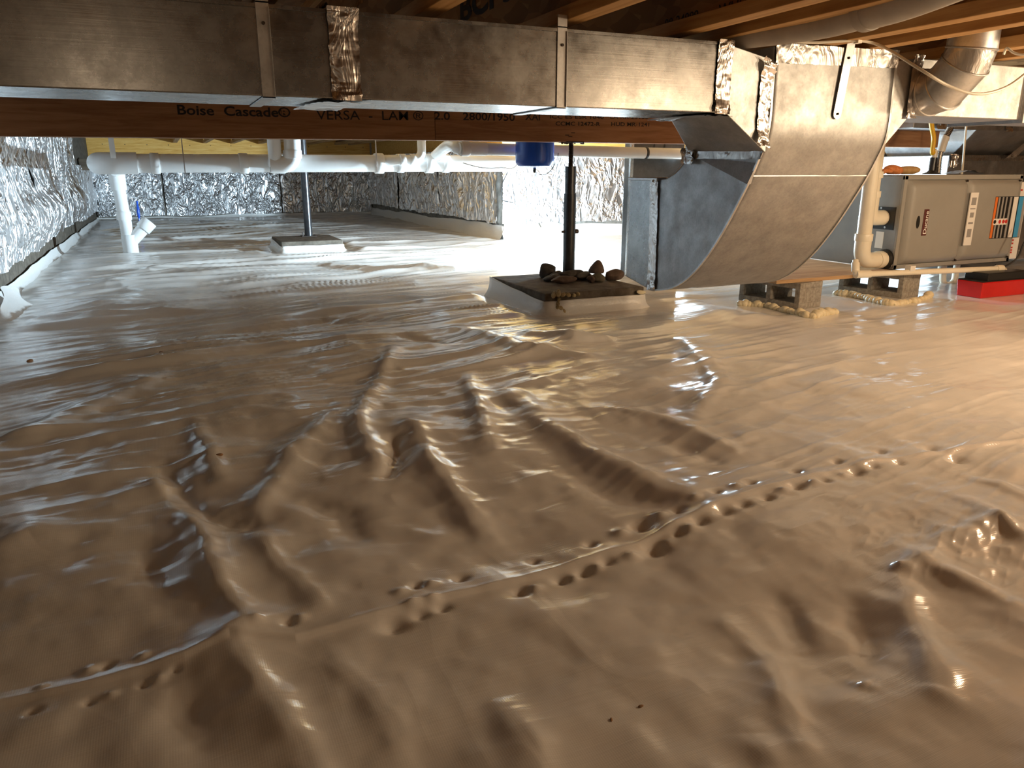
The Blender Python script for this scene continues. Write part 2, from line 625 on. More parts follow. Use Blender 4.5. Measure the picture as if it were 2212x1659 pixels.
# (crest line in photo measurements, half width m, height m)
STROKES = [
    ([(850, 770), (810, 850), (770, 920), (800, 985), (822, 1025)], .030, .026),
    ([(890, 930), (930, 1010), (1000, 1085), (1055, 1160)], .032, .024),
    ([(1010, 825), (1040, 900), (1058, 985)], .030, .022),
    ([(720, 910), (640, 985), (600, 1050), (560, 1120)], .034, .022),
    ([(425, 930), (460, 1000), (472, 1045)], .028, .018),
    ([(335, 1050), (410, 1115), (445, 1200), (475, 1290), (545, 1370)], .026, .026),
    ([(560, 1165), (605, 1240), (690, 1315)], .026, .016),
    ([(500, 1395), (560, 1480), (620, 1600), (690, 1700)], .030, .024),
    ([(700, 1420), (800, 1500), (870, 1590)], .030, .014),
    ([(1090, 1530), (1160, 1659)], .028, .014),
    ([(1580, 1340), (1660, 1420), (1700, 1520), (1722, 1600)], .024, .014),
    ([(1620, 1580), (1660, 1659)], .024, .010),
    ([(1950, 1250), (1962, 1340), (2010, 1430), (2035, 1500)], .030, .024),
    ([(1950, 1235), (2060, 1170), (2150, 1150), (2230, 1190)], .022, .020),
    ([(2000, 1235), (2080, 1275), (2170, 1315)], .024, .020),
    ([(2090, 1100), (2160, 1150), (2230, 1200)], .024, .018),
    ([(2090, 1040), (2160, 1060), (2240, 1095)], .024, .018),
    ([(1110, 860), (1190, 935), (1300, 1000), (1400, 1050), (1470, 1075)], .045, .034),
    ([(1330, 890), (1440, 915), (1580, 975)], .034, .024),
    ([(1490, 740), (1560, 830), (1500, 905)], .050, .028),
    ([(0, 985), (150, 905), (320, 838)], .055, .030),
    ([(-60, 1240), (60, 1170), (210, 1150)], .05, .018),
    ([(60, 690), (250, 688), (520, 674)], .025, .030),
    ([(720, 583), (980, 588)], .055, .045),
    ([(1000, 720), (1120, 770), (1260, 780)], .05, .030),
    ([(1150, 735), (1240, 745), (1300, 740)], .045, .040),
    ([(1500, 655), (1600, 690), (1700, 680)], .08, .030),
    ([(1850, 1470), (1875, 1480)], .012, .008),
    # hollows
    ([(360, 1010), (385, 1080), (450, 1125), (540, 1135)], .030, -.024),
    ([(640, 1090), (740, 1110), (770, 1160)], .035, -.016),
    ([(855, 955), (862, 1000), (838, 1035)], .022, -.022),
    ([(330, 1190), (345, 1290)], .030, -.014),
    ([(390, 1480), (430, 1600)], .035, -.016),
    ([(1240, 1020), (1330, 1070), (1440, 1090)], .040, -.014),
    ([(1700, 1300), (1740, 1390)], .030, -.014),
    ([(1850, 1310), (1870, 1400)], .026, -.014),
    ([(1430, 950), (1540, 1000)], .032, -.016),
    ([(560, 720), (700, 700), (850, 705)], .06, -.02),
    ([(880, 740), (960, 750)], .05, -.02),
]
SEAM = [(-60, 1522), (0, 1512), (200, 1478), (400, 1436), (500, 1402), (640, 1390), (820, 1337), (960, 1293), (1100, 1254), (1240, 1215), (1381, 1175), (1470, 1138), (1556, 1105), (1651, 1075), (1770, 1045), (1886, 1015), (2056, 985), (2230, 960)]
PITS = [  # x, y, size factor
    (995, 1245, 1), (1155, 1203, .8), (1275, 1170, 1), (1385, 1135, 1.7), (1465, 1110, 1.1), (1545, 1078, .9), (1620, 1058, 1), (1720, 1030, 1), (1805, 1012, .9), (1900, 985, 1), (2010, 978, 1.5),
    (625, 1362, .9), (900, 1268, .9), (850, 1352, 1.7), (910, 1328, 1.1), (955, 1312, 1), (1125, 1270, 1.2), (1212, 1240, 1.1), (1262, 1224, 1), (1312, 1206, 1), (1418, 1180, 1.6), (1465, 1157, 1), (1512, 1136, 1.1), (1562, 1117, 1.2), (1605, 1105, 1),
    (1655, 1092, .9), (1720, 1070, 1.1), (1780, 1056, 1), (1848, 1032, 1.1), (1885, 1024, 1), (1940, 1010, .9), (2065, 1000, 1.4),
    (70, 1530, .7), (190, 1515, .6), (230, 1440, .8), (310, 1482, .6), (380, 1455, .5)]
KNOBS = [(890, 1312, 1), (935, 1300, 1), (1155, 1262, 1), (1240, 1236, .8), (1290, 1218, .8), (1365, 1195, 1.2), (1440, 1172, 1), (1490, 1150, 1), (1425, 1118, 1.4), (1340, 1150, 1.2), (1500, 1092, 1), (1590, 1066, 1), (1935, 1240, .6), (865, 1285, 1), (930, 1262, 1), (1690, 1078, 1), (1755, 1062, 1), (1820, 1042, 1),
         (90, 1480, .6), (190, 1448, .8), (310, 1425, .7), (240, 1500, .7), (345, 1470, .8), (650, 1352, .8), (560, 1370, .8)]


YA = 12.75


def floor_height(X, Y):
    R = np.hypot(X, Y)
    near = np.clip(1 - (R - 2.2) / 1.6, 0, 1)
    far = 1 - near
    h = 0.022 * fbm(X * 1.6, Y * 1.6, 5, 3)
    h += near * (0.011 * fbm(X * 5.5 + 3, Y * 5.5, 9, 2) + 0.0025 * fbm(X * 17, Y * 17, 12, 2))
    # long film folds running along the stretched sheet
    Xr, Yr = X * 0.985 + Y * 0.17, -X * 0.17 + Y * 0.985
    wp = 0.25 * fbm(X * 0.9, Y * 0.9, 21, 2)
    midw = np.clip((R - 1.2) / 1.6, 0, 1)
    leftish = np.clip((2.9 - X) / 1.5, 0.25, 1)
    wallfade = np.clip((X + 0.82) / 0.45, 0, 1) * np.clip((YA - Y) / 0.6, 0, 1)
    crest = lambda a, c, sd, e: np.clip(1 - 2.4 * np.abs(vnoise(a, c, sd)), 0, 1) ** e
    mask = 1.35 * np.clip(0.55 + 1.6 * fbm(X * 0.8 + 5, Y * 1.0, 61, 2), 0.3, 1)
    fold = 0.030 * crest(Xr * 0.55 + wp, Yr * 3.6 + wp * 4, 33, 1.6) + 0.012 * crest(Xr * 0.8, Yr * 7.5 + wp * 5, 35, 2.0)
    fine = mask * (0.0075 * crest(Xr * 1.1 + wp, Yr * 15 + wp * 5, 55, 2.0) + 0.0040 * crest(Xr * 1.7, Yr * 27 + wp * 6, 57, 2.0))
    h += wallfade * midw * leftish * (fold + fine)
    h += wallfade * far * 0.008 * fbm(X * 1.6, Y * 3.5, 40, 2)
    # scattered sharp pleats in the near sheet
    cr = ridged(X * 5 + 2 * wp, Y * 5 + Xr, 71, 2, .5)
    h += near * 0.0025 * np.clip(cr, 0.1, 1)
    for pts, w, a in STROKES:
        L = pxline(*pts)
        xs, ys = [p[0] for p in L], [p[1] for p in L]
        m = (X > min(xs) - 4 * w) & (X < max(xs) + 4 * w) & (Y > min(ys) - 4 * w) & (Y < max(ys) + 4 * w)
        if not m.any():
            continue
        x, y = X[m], Y[m]
        x = x + 0.012 * fbm(x * 14, y * 14, 81, 2)
        y = y + 0.012 * fbm(x * 14, y * 14, 91, 2)
        best = np.full(x.shape, 1e9)
        n = len(L) - 1
        tb = np.zeros(x.shape)
        for i in range(n):
            ax, ay = L[i]
            dx, dy = L[i + 1][0] - ax, L[i + 1][1] - ay
            t = np.clip(((x - ax) * dx + (y - ay) * dy) / (dx * dx + dy * dy), 0, 1)
            d2 = (x - ax - dx * t) ** 2 + (y - ay - dy * t) ** 2
            k = d2 < best
            tb = np.where(k, (i + t) / n, tb)
            best = np.where(k, d2, best)
        d = np.sqrt(best) / w
        prof = 1 / (1 + d ** 2.6) - 1 / (1 + 4 ** 2.6)
        h[m] += (0.80 if a > 0 else 1.0) * a * np.clip(prof, 0, 1) * (0.55 + 0.45 * np.sin(math.pi * np.clip(tb, 0.02, 0.98)))
    c = onz(2090, 1190, 0)
    rr = np.exp(-((X - c.x) ** 2 + (Y - c.y) ** 2) / 0.045)
    h += rr * (0.010 * fbm(X * 11, Y * 8, 121, 3) + 0.004 * ridged(X * 9 + Y * 9, Y * 22 - X * 12, 131, 2))
    h += near * 0.006 * fbm(X * 10, Y * 10, 141, 2)
    for lst, sgn in ((PITS, -1), (KNOBS, 0.75)):
        for (px, py, s) in lst:
            c = onz(px, py, 0)
            r = 0.011 * s * (0.75 + 0.25 * math.hypot(c.x, c.y))
            m = (abs(X - c.x) < 4 * r) & (abs(Y - c.y) < 4 * r)
            if m.any():
                x, y = X[m] - c.x, Y[m] - c.y
                q = (x * x / (1.5 * r * r)) + (y * y / (r * r))
                h[m] += sgn * 0.75 * r * np.exp(-q)
    # lap of the upper sheet along the seam
    S = pxline(*SEAM)
    sx, sy = np.array([p[0] for p in S]), np.array([p[1] for p in S])
    o = np.argsort(sx)
    ysm = np.interp(X, sx[o], sy[o])
    inr = (X > sx.min()) & (X < sx.max())
    dd = Y - ysm
    h += np.where(inr, 0.008 / (1 + np.exp(-np.clip(dd / 0.002, -40, 40))) * np.exp(-np.clip(dd, 0, 9) / 0.05) + 0.002 * np.exp(-(dd / 0.01) ** 2), 0)
    # flat under the things that stand on it
    for (x0, x1, y0, y1) in ((1.66, 2.32, 3.3, 4.15), (0.85, 1.5, 6.9, 7.7), (2.75, 3.25, 2.9, 3.4), (3.5, 4.0, 2.9, 3.4), (4.1, 4.6, 2.7, 3.0), (2.8, 3.4, 4.4, 4.9)):
        dx = np.maximum(np.maximum(x0 - X, X - x1), 0)
        dy = np.maximum(np.maximum(y0 - Y, Y - y1), 0)
        k = np.clip(np.hypot(dx, dy) / 0.15, 0, 1)
        h *= k * k * (3 - 2 * k)
    return h


def axis_samples():
    inner = np.linspace(-math.radians(39), math.radians(39), 960)
    s1 = np.linspace(-math.radians(120), -math.radians(39.3), 60)
    return np.concatenate([s1, inner, -s1[::-1]])


ang = axis_samples()
rad = np.concatenate([[0.02, 0.2, 0.4], np.geomspace(0.55, 4.2, 560), np.geomspace(4.22, 15.5, 520)])
A_, R_ = np.meshgrid(ang + 0.0, rad, indexing='ij')
FX, FY = R_ * np.sin(A_ + YAW), R_ * np.cos(A_ + YAW)
FX = np.clip(FX, -0.95, 9.4)
FY = np.clip(FY, -2.4, 12.85)
FZ = floor_height(FX, FY)
floor = structure(grid_mesh('floor', np.stack([FX, FY, FZ], -1), 'liner', flip=True))
floor['label'] = 'glossy white plastic vapour liner wrinkled over the uneven ground'


def fh(x, y):
    return float(floor_height(np.array([[float(x)]]), np.array([[float(y)]]))[0, 0])


# seam lap edge, a ribbon of liner following the surface
sp = spline([(p[0], p[1], 0) for p in pxline(*SEAM)], 14)
hh = floor_height(np.array([[p.x for p in sp]]), np.array([[p.y for p in sp]]))[0]
b = MB()
b.ribbon([Vector((p.x, p.y, h - 0.001)) for p, h in zip(sp, hh)], (0.002, 0.008, 0.0), -0.005)
b.build('seam_edge', 'liner_flap', floor)

# ================================================================== WALLS
XL, YA, XB, YC, XR, YF = -0.88, 12.75, 3.20, 7.32, 9.4, -2.4
TOP = 1.09


def wall(name, *bx):
    b = MB()
    b.box(*bx)
    return structure(b.build(name, 'concrete_pad' if name == 'wall_left' else 'concrete'))


wall_left = wall('wall_left', XL - 0.2, XL, YF, YA, -0.1, 1.4)
wall_back = wall('wall_back', XL, XB + 0.2, YA, YA + 0.2, -0.1, 0.84)
wall_jog = wall('wall_jog', XB, XB + 0.2, YC, YA, -0.1, 0.84)
wall_far = wall('wall_far', XB + 0.2, XR, YC, YC + 0.2, -0.1, 0.84)
wall_right = wall('wall_right', XR, XR + 0.2, YF, YC, -0.1, 1.4)
wall_front = wall('wall_front', XL, XR, YF - 0.2, YF, -0.1, 1.4)


def foil_sheet(parent, o, u, v, n, w, h, seed, amp=0.02, bulge=None, nu=110, nv=70, mname='foil', label=None, scale=1.0, ragged=0.02):
    o, u, v, n = map(np.array, (o, u, v, n))
    a, c = np.meshgrid(np.linspace(0, w, nu), np.linspace(0, h, nv), indexing='ij')
    disp = amp * (1.0 * ridged(a * 3.2 * scale, c * 1.7 * scale, seed, 4, 0.55) + 0.8 * fbm(a * 8 * scale, c * 5 * scale, seed + 7, 4, 0.6)) + amp * 1.5
    if bulge is not None:
        disp = disp + bulge(a / w, c / h)
    rag = ragged * fbm(a[:, 0] * 7, a[:, 0] * 0 + seed, seed + 3, 3)
    c = c + np.outer(rag, np.linspace(1, 0, nv))
    P = o + a[..., None] * u + c[..., None] * v + disp[..., None] * n
    s = grid_mesh('insulation_sheet', P, mname, parent)
    return s


# left wall: a sagging near sheet, then flatter ones
sag = lambda a, c: 0.10 * np.exp(-((c - 0.22) / 0.18) ** 2) * (0.6 + 0.4 * np.sin(a * 9)) + 0.05 * np.clip(c - 0.4, 0, 1)
foil_sheet(wall_left, (XL, 3.2, 0.165), (0, 1, 0), (0, 0, 1), (1, 0, 0), 3.4, 0.94, 3, 0.022, sag, 260, 90)
foil_sheet(wall_left, (XL, 6.62, 0.185), (0, 1, 0), (0, 0, 1), (1, 0, 0), 3.3, 0.93, 4, 0.022, lambda a, c: sag(a, c) * 1.1, 260, 90)
foil_sheet(wall_left, (XL, 9.95, 0.14), (0, 1, 0), (0, 0, 1), (1, 0, 0), 2.75, 0.62, 8, 0.02, None, 120, 60)
for (x0, x1, sd) in ((XL + 0.02, 0.03, 11), (0.06, 1.72, 12), (1.74, XB - 0.03, 13)):
    foil_sheet(wall_back, (x0, YA, 0.05), (1, 0, 0), (0, 0, 1), (0, -1, 0), x1 - x0, 0.79, sd, 0.022, None, 130, 80)
for (y0, y1, sd) in ((YC + 0.01, 9.2, 21), (9.22, 11.0, 22), (11.02, YA - 0.05, 23)):
    foil_sheet(wall_jog, (XB, y0, 0.17), (0, 1, 0), (0, 0, 1), (-1, 0, 0), y1 - y0, 0.75, sd, 0.035, None, 130, 80)
for (x0, x1, sd) in ((XB - 0.02, 4.7, 31), (4.72, 6.4, 32), (6.42, 8.0, 33), (8.02, XR, 34)):
    foil_sheet(wall_far, (x0, YC, 0.17), (1, 0, 0), (0, 0, 1), (0, -1, 0), x1 - x0, 0.68, sd, 0.010, None, 110, 60, 'foil_flat')


def skirt(pts, hts, n, seed):
    """liner turned up against the footing"""
    P = spline([(x, y, 0) for x, y in pts], 24)
    rows = []
    N = Vector(n)
    for k, t in enumerate(np.linspace(0, 1, 9)):
        row = []
        for i, p in enumerate(P):
            s_ = i / (len(P) - 1)
            top = hts[0] + (hts[1] - hts[0]) * s_ + 0.03 * float(fbm(np.array([s_ * 14.0]), np.array([seed * 1.0]), seed, 3)[0])
            wob = 0.012 * float(fbm(np.array([s_ * 20.0]), np.array([t * 2.0]), seed + 5, 3)[0])
            q = p + N * (0.07 * (1 - t) ** 2 + wob * (1 - 0.5 * t) + 0.02)
            row.append((q.x, q.y, -0.02 + (top + 0.02) * t))
        rows.append(row)
    return grid_mesh('liner_skirt', np.array(rows), 'liner_flap', floor)


skirt([(XL, 2.2), (XL, 4.5), (XL, 7.0), (XL, 9.5), (XL, 12.6)], (0.075, 0.05), (1, 0, 0), 3)
skirt([(XL, YA), (1.2, YA), (XB, YA)], (0.03, 0.05), (0, -1, 0), 4)
skirt([(XB, YA), (XB, 10), (XB, YC - 0.04)], (0.10, 0.15), (-1, 0, 0), 5)
skirt([(XB - 0.03, YC), (5.5, YC), (7.4, YC), (XR, YC)], (0.13, 0.16), (0, -1, 0), 6)


# loose tab of liner standing against the left footing
tt, ss = np.meshgrid(np.linspace(0, 1, 14), np.linspace(0, 1, 24), indexing='ij')
tabz = 0.125 * np.sin(np.pi * ss) ** 0.45 * tt - 0.02 * (1 - tt)
tab = np.stack([XL + 0.10 + 0.10 * (1 - tt) ** 2 + 0.02 * np.sin(ss * 9) * tt, 4.25 + 0.62 * ss + 0.05 * tt, tabz], -1)
grid_mesh('liner_tab', tab, 'liner_flap', floor)


def board(name, m, *bx, parent=None, bevel=0.0):
    b = MB()
    b.box(*bx)
    return b.build(name, m, parent, bevel)


ceiling = structure(board('ceiling', 'osb', XL - 0.2, XR + 0.2, YF - 0.2, YA + 0.2, 1.40, 1.43))
# sills and rim boards
structure(board('trim_1', 'dark_wood', XL, XB, YA - 0.02, YA + 0.14, 0.84, 0.88))
rb = tag(board('rim_board', 'rim', XL, XB, YA + 0.04, YA + 0.08, 0.88, 1.40), 'long yellow plywood rim board above foil of the back wall, behind white drain', 'rim board')
k = MB()
for i in range(14):
    for j in range(2):
        k.lathe((XL + 0.2 + i * 0.29, YA + 0.035, 0.93 + 0.13 * j), [(0.006, -0.004), (0.006, 0.005)], 8, 'y')
k.build('nail', 'ink', rb)['kind'] = 'stuff'
tag(board('rim_board', 'rim', XB + 0.02, XB + 0.06, YC + 0.09, YA, 0.84, 1.40), 'yellow plywood rim board above the dark jog of foil wall, behind the pipe fittings', 'rim board')
structure(board('trim_2', 'dark_wood', XB, XR, YC, YC + 0.14, 0.86, 0.90))
tag(board('rim_board', 'rim', XB, XR, YC + 0.04, YC + 0.08, 0.90, 1.40), 'yellow plywood rim board over the bright far foil wall behind the furnace', 'rim board')
tag(board('wood_block', 'dark_wood', XL + 0.02, XL + 0.2, 10.9, 11.05, 0.70, 0.83, bevel=0.004), 'short dark wood block at the far end of the left foil wall', 'block')

# ================================================================== JOISTS
JOISTS = [(0.25, 'I-joist ending at the top edge above the narrow duct strap'), (0.66, 'dark I-joist with pine flange crossing above the left foil-taped duct seam'),
          (1.05, 'I-joist with large black lettering above the middle duct strap'), (1.45, 'I-joist stamped WHITE CITY above the right part of the trunk'),
          (1.62, 'I-joist running just left of the grey wrapped pipe'), (2.00, 'I-joist stamped with a date and 14:11 beside the grey wrapped pipe'),
          (2.20, 'I-joist with bright flange just left of the round metal elbow'), (2.62, 'warmly lit I-joist right of the round metal elbow'),
          (2.84, 'I-joist beyond the round elbow, nearest the right-hand bulb')]
jobj = {}
for x, lab in JOISTS:
    y1 = YA if x < XB - 0.1 else YC
    t = thing('floor_joist', lab, 'joist', (x, -2.0, TOP), 'I-joists under the floor')
    board('flange', 'flange', x, x + 0.058, YF, y1, TOP, TOP + 0.038, parent=t, bevel=0.002)
    board('flange', 'flange', x, x + 0.058, YF, y1, 1.362, 1.40, parent=t)
    board('web', 'osb', x + 0.024, x + 0.034, YF, y1, TOP + 0.037, 1.363, parent=t)
    jobj[x] = t


def stamp(x, body, pa, pb, h, bold=0.01):
    xw = x + 0.0235
    a, b_ = onx(*pa, xw), onx(*pb, xw)
    lettering(body, a, (xw, b_.y, a.z), h, (0, 0, 1), 'ink', jobj[x], bold=bold)


# text baselines measured on the joist webs
stamp(0.66, 'DIST', (892, 32), (916, 22), 0.026)
stamp(1.05, 'BCI 30', (995, 50), (1148, -6), 0.085, 0.03)
stamp(1.05, 'ESR 1336', (1155, 55), (1210, 38), 0.020)
stamp(1.05, 'CCMC 13036', (1238, 30), (1350, 0), 0.028)
stamp(1.45, '08-24999', (1436, 62), (1508, 50), 0.026)
stamp(1.45, 'WHITE CITY', (1552, 36), (1700, 12), 0.030)
stamp(1.62, 'BO', (1806, 14), (1836, 8), 0.030)
stamp(2.00, '09-06-17', (1788, 86), (1874, 66), 0.026)
stamp(2.00, '14:11', (1926, 60), (1990, 46), 0.026)

# ================================================================== MAIN BEAM
BY0, BY1, BZ0 = 3.84, 3.93, 0.853
beam = thing('wood_beam', 'reddish laminated wood beam with black stamped lettering behind the metal trunk duct', 'beam', (2.3, 3.88, BZ0))
for q in range(2):
    b = MB()
    x0, x1 = (XL, 1.30) if q == 0 else (1.302, 4.98)
    zl = lambda x: BZ0 - 0.0065 * max(0, 2.2 - x) if x < 2.2 else BZ0
    b.hexa([(x0, BY0, zl(x0)), (x1, BY0, zl(x1)), (x1, BY1, zl(x1)), (x0, BY1, zl(x0))], [(x0, BY0, TOP), (x1, BY0, TOP), (x1, BY1, TOP), (x0, BY1, TOP)])
    b.build('veneer_length', 'lvl', beam, 0.002)


def bstamp(body, pa, pb, h, bold=0.012):
    a, b_ = ony(*pa, BY0), ony(*pb, BY0)
    lettering(body, a, b_, h, (0, 0, 1), 'ink', beam, bold=bold)


bstamp('Boise  Cascade\u00ae', (384, 247), (628, 253), 0.040, 0.02)
bstamp('VERSA  -  LAM \u00ae', (684, 258), (915, 260), 0.042, 0.003)
bstamp('2.0', (938, 258), (972, 259), 0.036, 0.015)
bstamp('2800/1950', (1000, 259), (1112, 261), 0.036, 0.015)
bstamp('XAI', (1134, 259), (1166, 260), 0.034, 0.015)
bstamp('ICC ES ESR 1040', (1188, 256), (1304, 257), 0.018)
bstamp('CCMC 12472-R', (1200, 271), (1296, 272), 0.020, 0.015)
bstamp('LA RR-25130', (1318, 256), (1400, 257), 0.018)
bstamp('HUD MR-1241', (1320, 272), (1402, 273), 0.020, 0.015)
# dark nail and knot marks
kb = MB()
for px, py in ((1225, 292), (1238, 287), (1232, 295)):
    c = ony(px, py, BY0)
    kb.box(c.x - 0.012, c.x + 0.012, BY0 - 0.001, BY0 + 0.002, c.z - 0.002, c.z + 0.002)
kb.build('chalk_mark', 'ink', beam)

# ================================================================== TRUNK DUCT (main run)
TY0, TY1, TZ0, TZ1 = 1.97, 2.255, 0.868, 1.060


def duct_box(b, x0, x1, y0, y1, z0, z1):
    b.box(x0, x1, y0, y1, z0, z1)


trunk = thing('trunk_duct', 'long rectangular galvanised trunk duct hung under the joists, crossing the upper left', 'duct', (0.6, 2.1, TZ0))
for (x0, x1) in ((XL + 0.05, 0.437), (0.44, 1.578)):
    b = MB()
    duct_box(b, x0, x1, TY0, TY1, TZ0, TZ1)
    b.build('duct_section', 'galv', trunk, 0.003)
    b = MB()
    b.box(x0, x1, TY0 - 0.003, TY0 + 0.004, TZ1 - 0.002, TZ1 + 0.006)
    b.build('seam_lip', 'galv', trunk)


def crumple_strip(name, m, parent, c0, c1, across, depth, n=46, amp=0.004, seed=0, na=8):
    """tape: strip from c0 to c1, width vector across, puckered along depth normal"""
    c0, c1, across, depth = map(lambda q: np.array(Vector(q)), (c0, c1, across, depth))
    t, a = np.meshgrid(np.linspace(0, 1, n), np.linspace(0, 1, na), indexing='ij')
    L = np.linalg.norm(c1 - c0)
    W = np.linalg.norm(across)
    edge = np.clip(np.minimum(t, 1 - t) * 5, 0, 1)
    d = amp * (0.3 + 0.7 * (1 - edge) * 2.0) * (ridged(t * L * 45, a * W * 45 + seed, seed, 3) + 0.5) + 0.0012
    jag = 0.05 * (fbm(t * L * 60, a * 0, seed + 2, 3))
    P = c0 + t[..., None] * (c1 - c0) + (a + jag * (a - 0.5) * 2)[..., None] * across + d[..., None] * depth
    return grid_mesh(name, P, m, parent)


for (xa, xb, sd) in ((0.405, 0.478, 3), (1.552, 1.606, 5)):
    crumple_strip('foil_tape', 'foil_tape', trunk, (xa, TY0 - 0.0035, TZ0 - 0.004), (xa, TY0 - 0.0035, TZ1 + 0.012), (xb - xa, 0, 0), (0, -1, 0), 60, 0.006, sd)
    crumple_strip('foil_tape', 'foil_tape', trunk, (xa - 0.02, TY0, TZ0 - 0.003), (xa - 0.05, TY1, TZ0 - 0.003), (xb - xa + 0.05, 0, 0), (0, 0, -1), 30, 0.003, sd + 1)
crumple_strip('foil_tape', 'foil_tape', trunk, (0.395, TY0 - 0.008, TZ1 - 0.004), (0.49, TY0 - 0.008, TZ1 + 0.002), (0, 0.05, 0.012), (0, -0.3, 1), 30, 0.018, 9)
for i, (xa, xb) in enumerate(((0.244, 0.273), (1.018, 1.046))):
    b = MB()
    b.box(xa, xb, TY0 - 0.004, TY0 - 0.0015, TZ0 - 0.004, TOP + 0.01)
    b.box(xa, xb, TY0 - 0.004, TY1 + 0.003, TZ0 - 0.004, TZ0 - 0.0015)
    b.box(xa, xb, TY1 + 0.0015, TY1 + 0.004, TZ0 - 0.004, TOP + 0.01)
    b.box(xb - 0.0015, xb, TY0 - 0.009, TY0 - 0.002, TZ0, TZ1)
    b.box(xa, xb, TY0 - 0.004, TY0 + 0.03, TZ1 + 0.008, TZ1 + 0.011)
    s = b.build('hanger_strap', 'galv_bright', trunk)
    k = MB()
    k.lathe(((xa + xb) / 2, TY0 - 0.004, TZ1 - 0.035), [(0.004, 0.001), (0.004, -0.003)], 10, 'y')
    k.build('screw', 'rust_steel', s)

# ================================================================== CURVED RETURN ELBOW
EX0, EX1 = 1.81, 2.338
HEEL = [(2.012, 1.075), (2.010, 0.95), (2.008, 0.868), (2.016, 0.80), (2.044, 0.735), (2.078, 0.67), (2.122, 0.60), (2.175, 0.52), (2.236, 0.44), (2.290, 0.38), (2.350, 0.325), (2.420, 0.278), (2.50, 0.245), (2.615, 0.222)]
HEEL = [(p.x, p.y) for p in spline([(a, c, 0) for a, c in HEEL], 4)]
THROAT = [(2.615, 0.662), (2.555, 0.668), (2.50, 0.690), (2.455, 0.722), (2.43, 0.765), (2.42, 0.80), (2.42, 1.075)]
elbow = thing('duct_elbow', 'big curved sheet metal elbow dropping from the trunk, grey cheek and bright rounded heel', 'duct', (2.07, 2.3, 0.22))
# cheeks
for x in (EX0, EX1 - 0.003):
    b = MB()
    b.prism([(x, a, c) for a, c in HEEL] + [(x, a, c) for a, c in THROAT], (0.003, 0, 0))
    ck = b.build('cheek', 'galv_dull', elbow)
# raised crease triangles of the left cheek (cross-broken sheet)
b = MB()
ca, cb, cc, cd = (EX0, 2.415, 0.735), (EX0, 2.035, 0.60), (EX0, 2.03, 0.745), (EX0, 2.41, 0.765)
q0_, q1_, q2_, q3_ = onx(1502, 338, EX0), onx(1622, 398, EX0), onx(1636, 352, EX0), onx(1641, 322, EX0)
out = Vector((-0.016, 0, 0))
b.add([q0_, q1_, q2_, q3_, q0_ + out * 0.2, q1_ + out], [(0, 4, 5, 1), (1, 5, 2), (4, 3, 2, 5), (0, 3, 4), (0, 1, 2, 3)])
b.build('crease', 'galv_dull', elbow)
# heel sheet and throat sheet
for nm, prof, off, m in (('heel', HEEL, 0.0, 'heel'), ('throat', THROAT, 0.0, 'galv_dull')):
    n = len(prof)
    xs = np.linspace(EX0 - 0.004, EX1 + 0.004, 24)
    P = np.zeros((n, 24, 3))
    for i, (a, c) in enumerate(prof):
        P[i, :, 0] = xs
        P[i, :, 1] = a
        P[i, :, 2] = c
    if nm == 'heel':
        A2, X2 = np.meshgrid(np.linspace(0, 1, n), np.linspace(0, 1, 24), indexing='ij')
        dent = 0.004 * fbm(A2 * 6, X2 * 4, 77, 3) * np.sin(math.pi * X2)
        P[:, :, 1] += dent
        P[:, :, 2] += dent
    o = grid_mesh(nm, P, m, elbow, flip=(nm == 'heel'))
    md = o.modifiers.new('solid', 'SOLIDIFY')
    md.thickness = 0.002
# standing seams on both edges of the heel
for x in (EX0 - 0.006, EX1 - 0.002):
    b = MB()
    b.ribbon([(x, a - 0.004, c - 0.002) for a, c in HEEL], (0.008, 0, 0), -0.006)
    b.build('edge_seam', 'galv_bright', elbow)
b = MB()
ypl, zpl = 2.0715, 0.682
b.box(EX0 + 0.004, EX1 - 0.004, ypl - 0.0035, ypl + 0.01, zpl - 0.002, zpl + 0.002)
b.build('cross_seam', 'galv_bright', elbow)
# top tape
crumple_strip('foil_tape', 'foil_tape_smooth', elbow, (EX0 - 0.004, 2.0075, 1.026), (EX1 + 0.004, 2.0075, 1.036), (0, 0, 0.056), (0, -1, 0), 70, 0.004, 14)
crumple_strip('foil_tape', 'foil_tape_smooth', elbow, (EX0 - 0.004, 2.004, 1.08), (EX1 + 0.004, 2.004, 1.088), (0, 0.05, 0.0), (0, 0, 1), 50, 0.006, 15)
# hanger strap on heel
s0, s1 = ony(1840, 90, 1.999), ony(1809, 246, 1.999)
b = MB()
w = 0.017
dirv = (s1 - s0).normalized()
side = Vector((dirv.z, 0, -dirv.x)).normalized() * w
if side.x < 0:
    side = -side
pts = [s0 - side, s1 - side]
for k in range(7):
    an = math.pi * k / 6
    pts.append(s1 + side * -math.cos(an) + dirv * (w * math.sin(an)))
pts += [s0 + side]
b.prism(pts, (0, 0.003, 0))
hs = b.build('hanger_strap', 'galv_bright', elbow)
for py in (242, 108):
    c = s1 if py > 200 else s0 + dirv * 0.05
    k = MB()
    k.lathe((c.x, 1.999, c.z), [(0.004, 0.001), (0.004, -0.004), (0.002, -0.006)], 10, 'y')
    k.build('screw', 'rust_steel', hs)
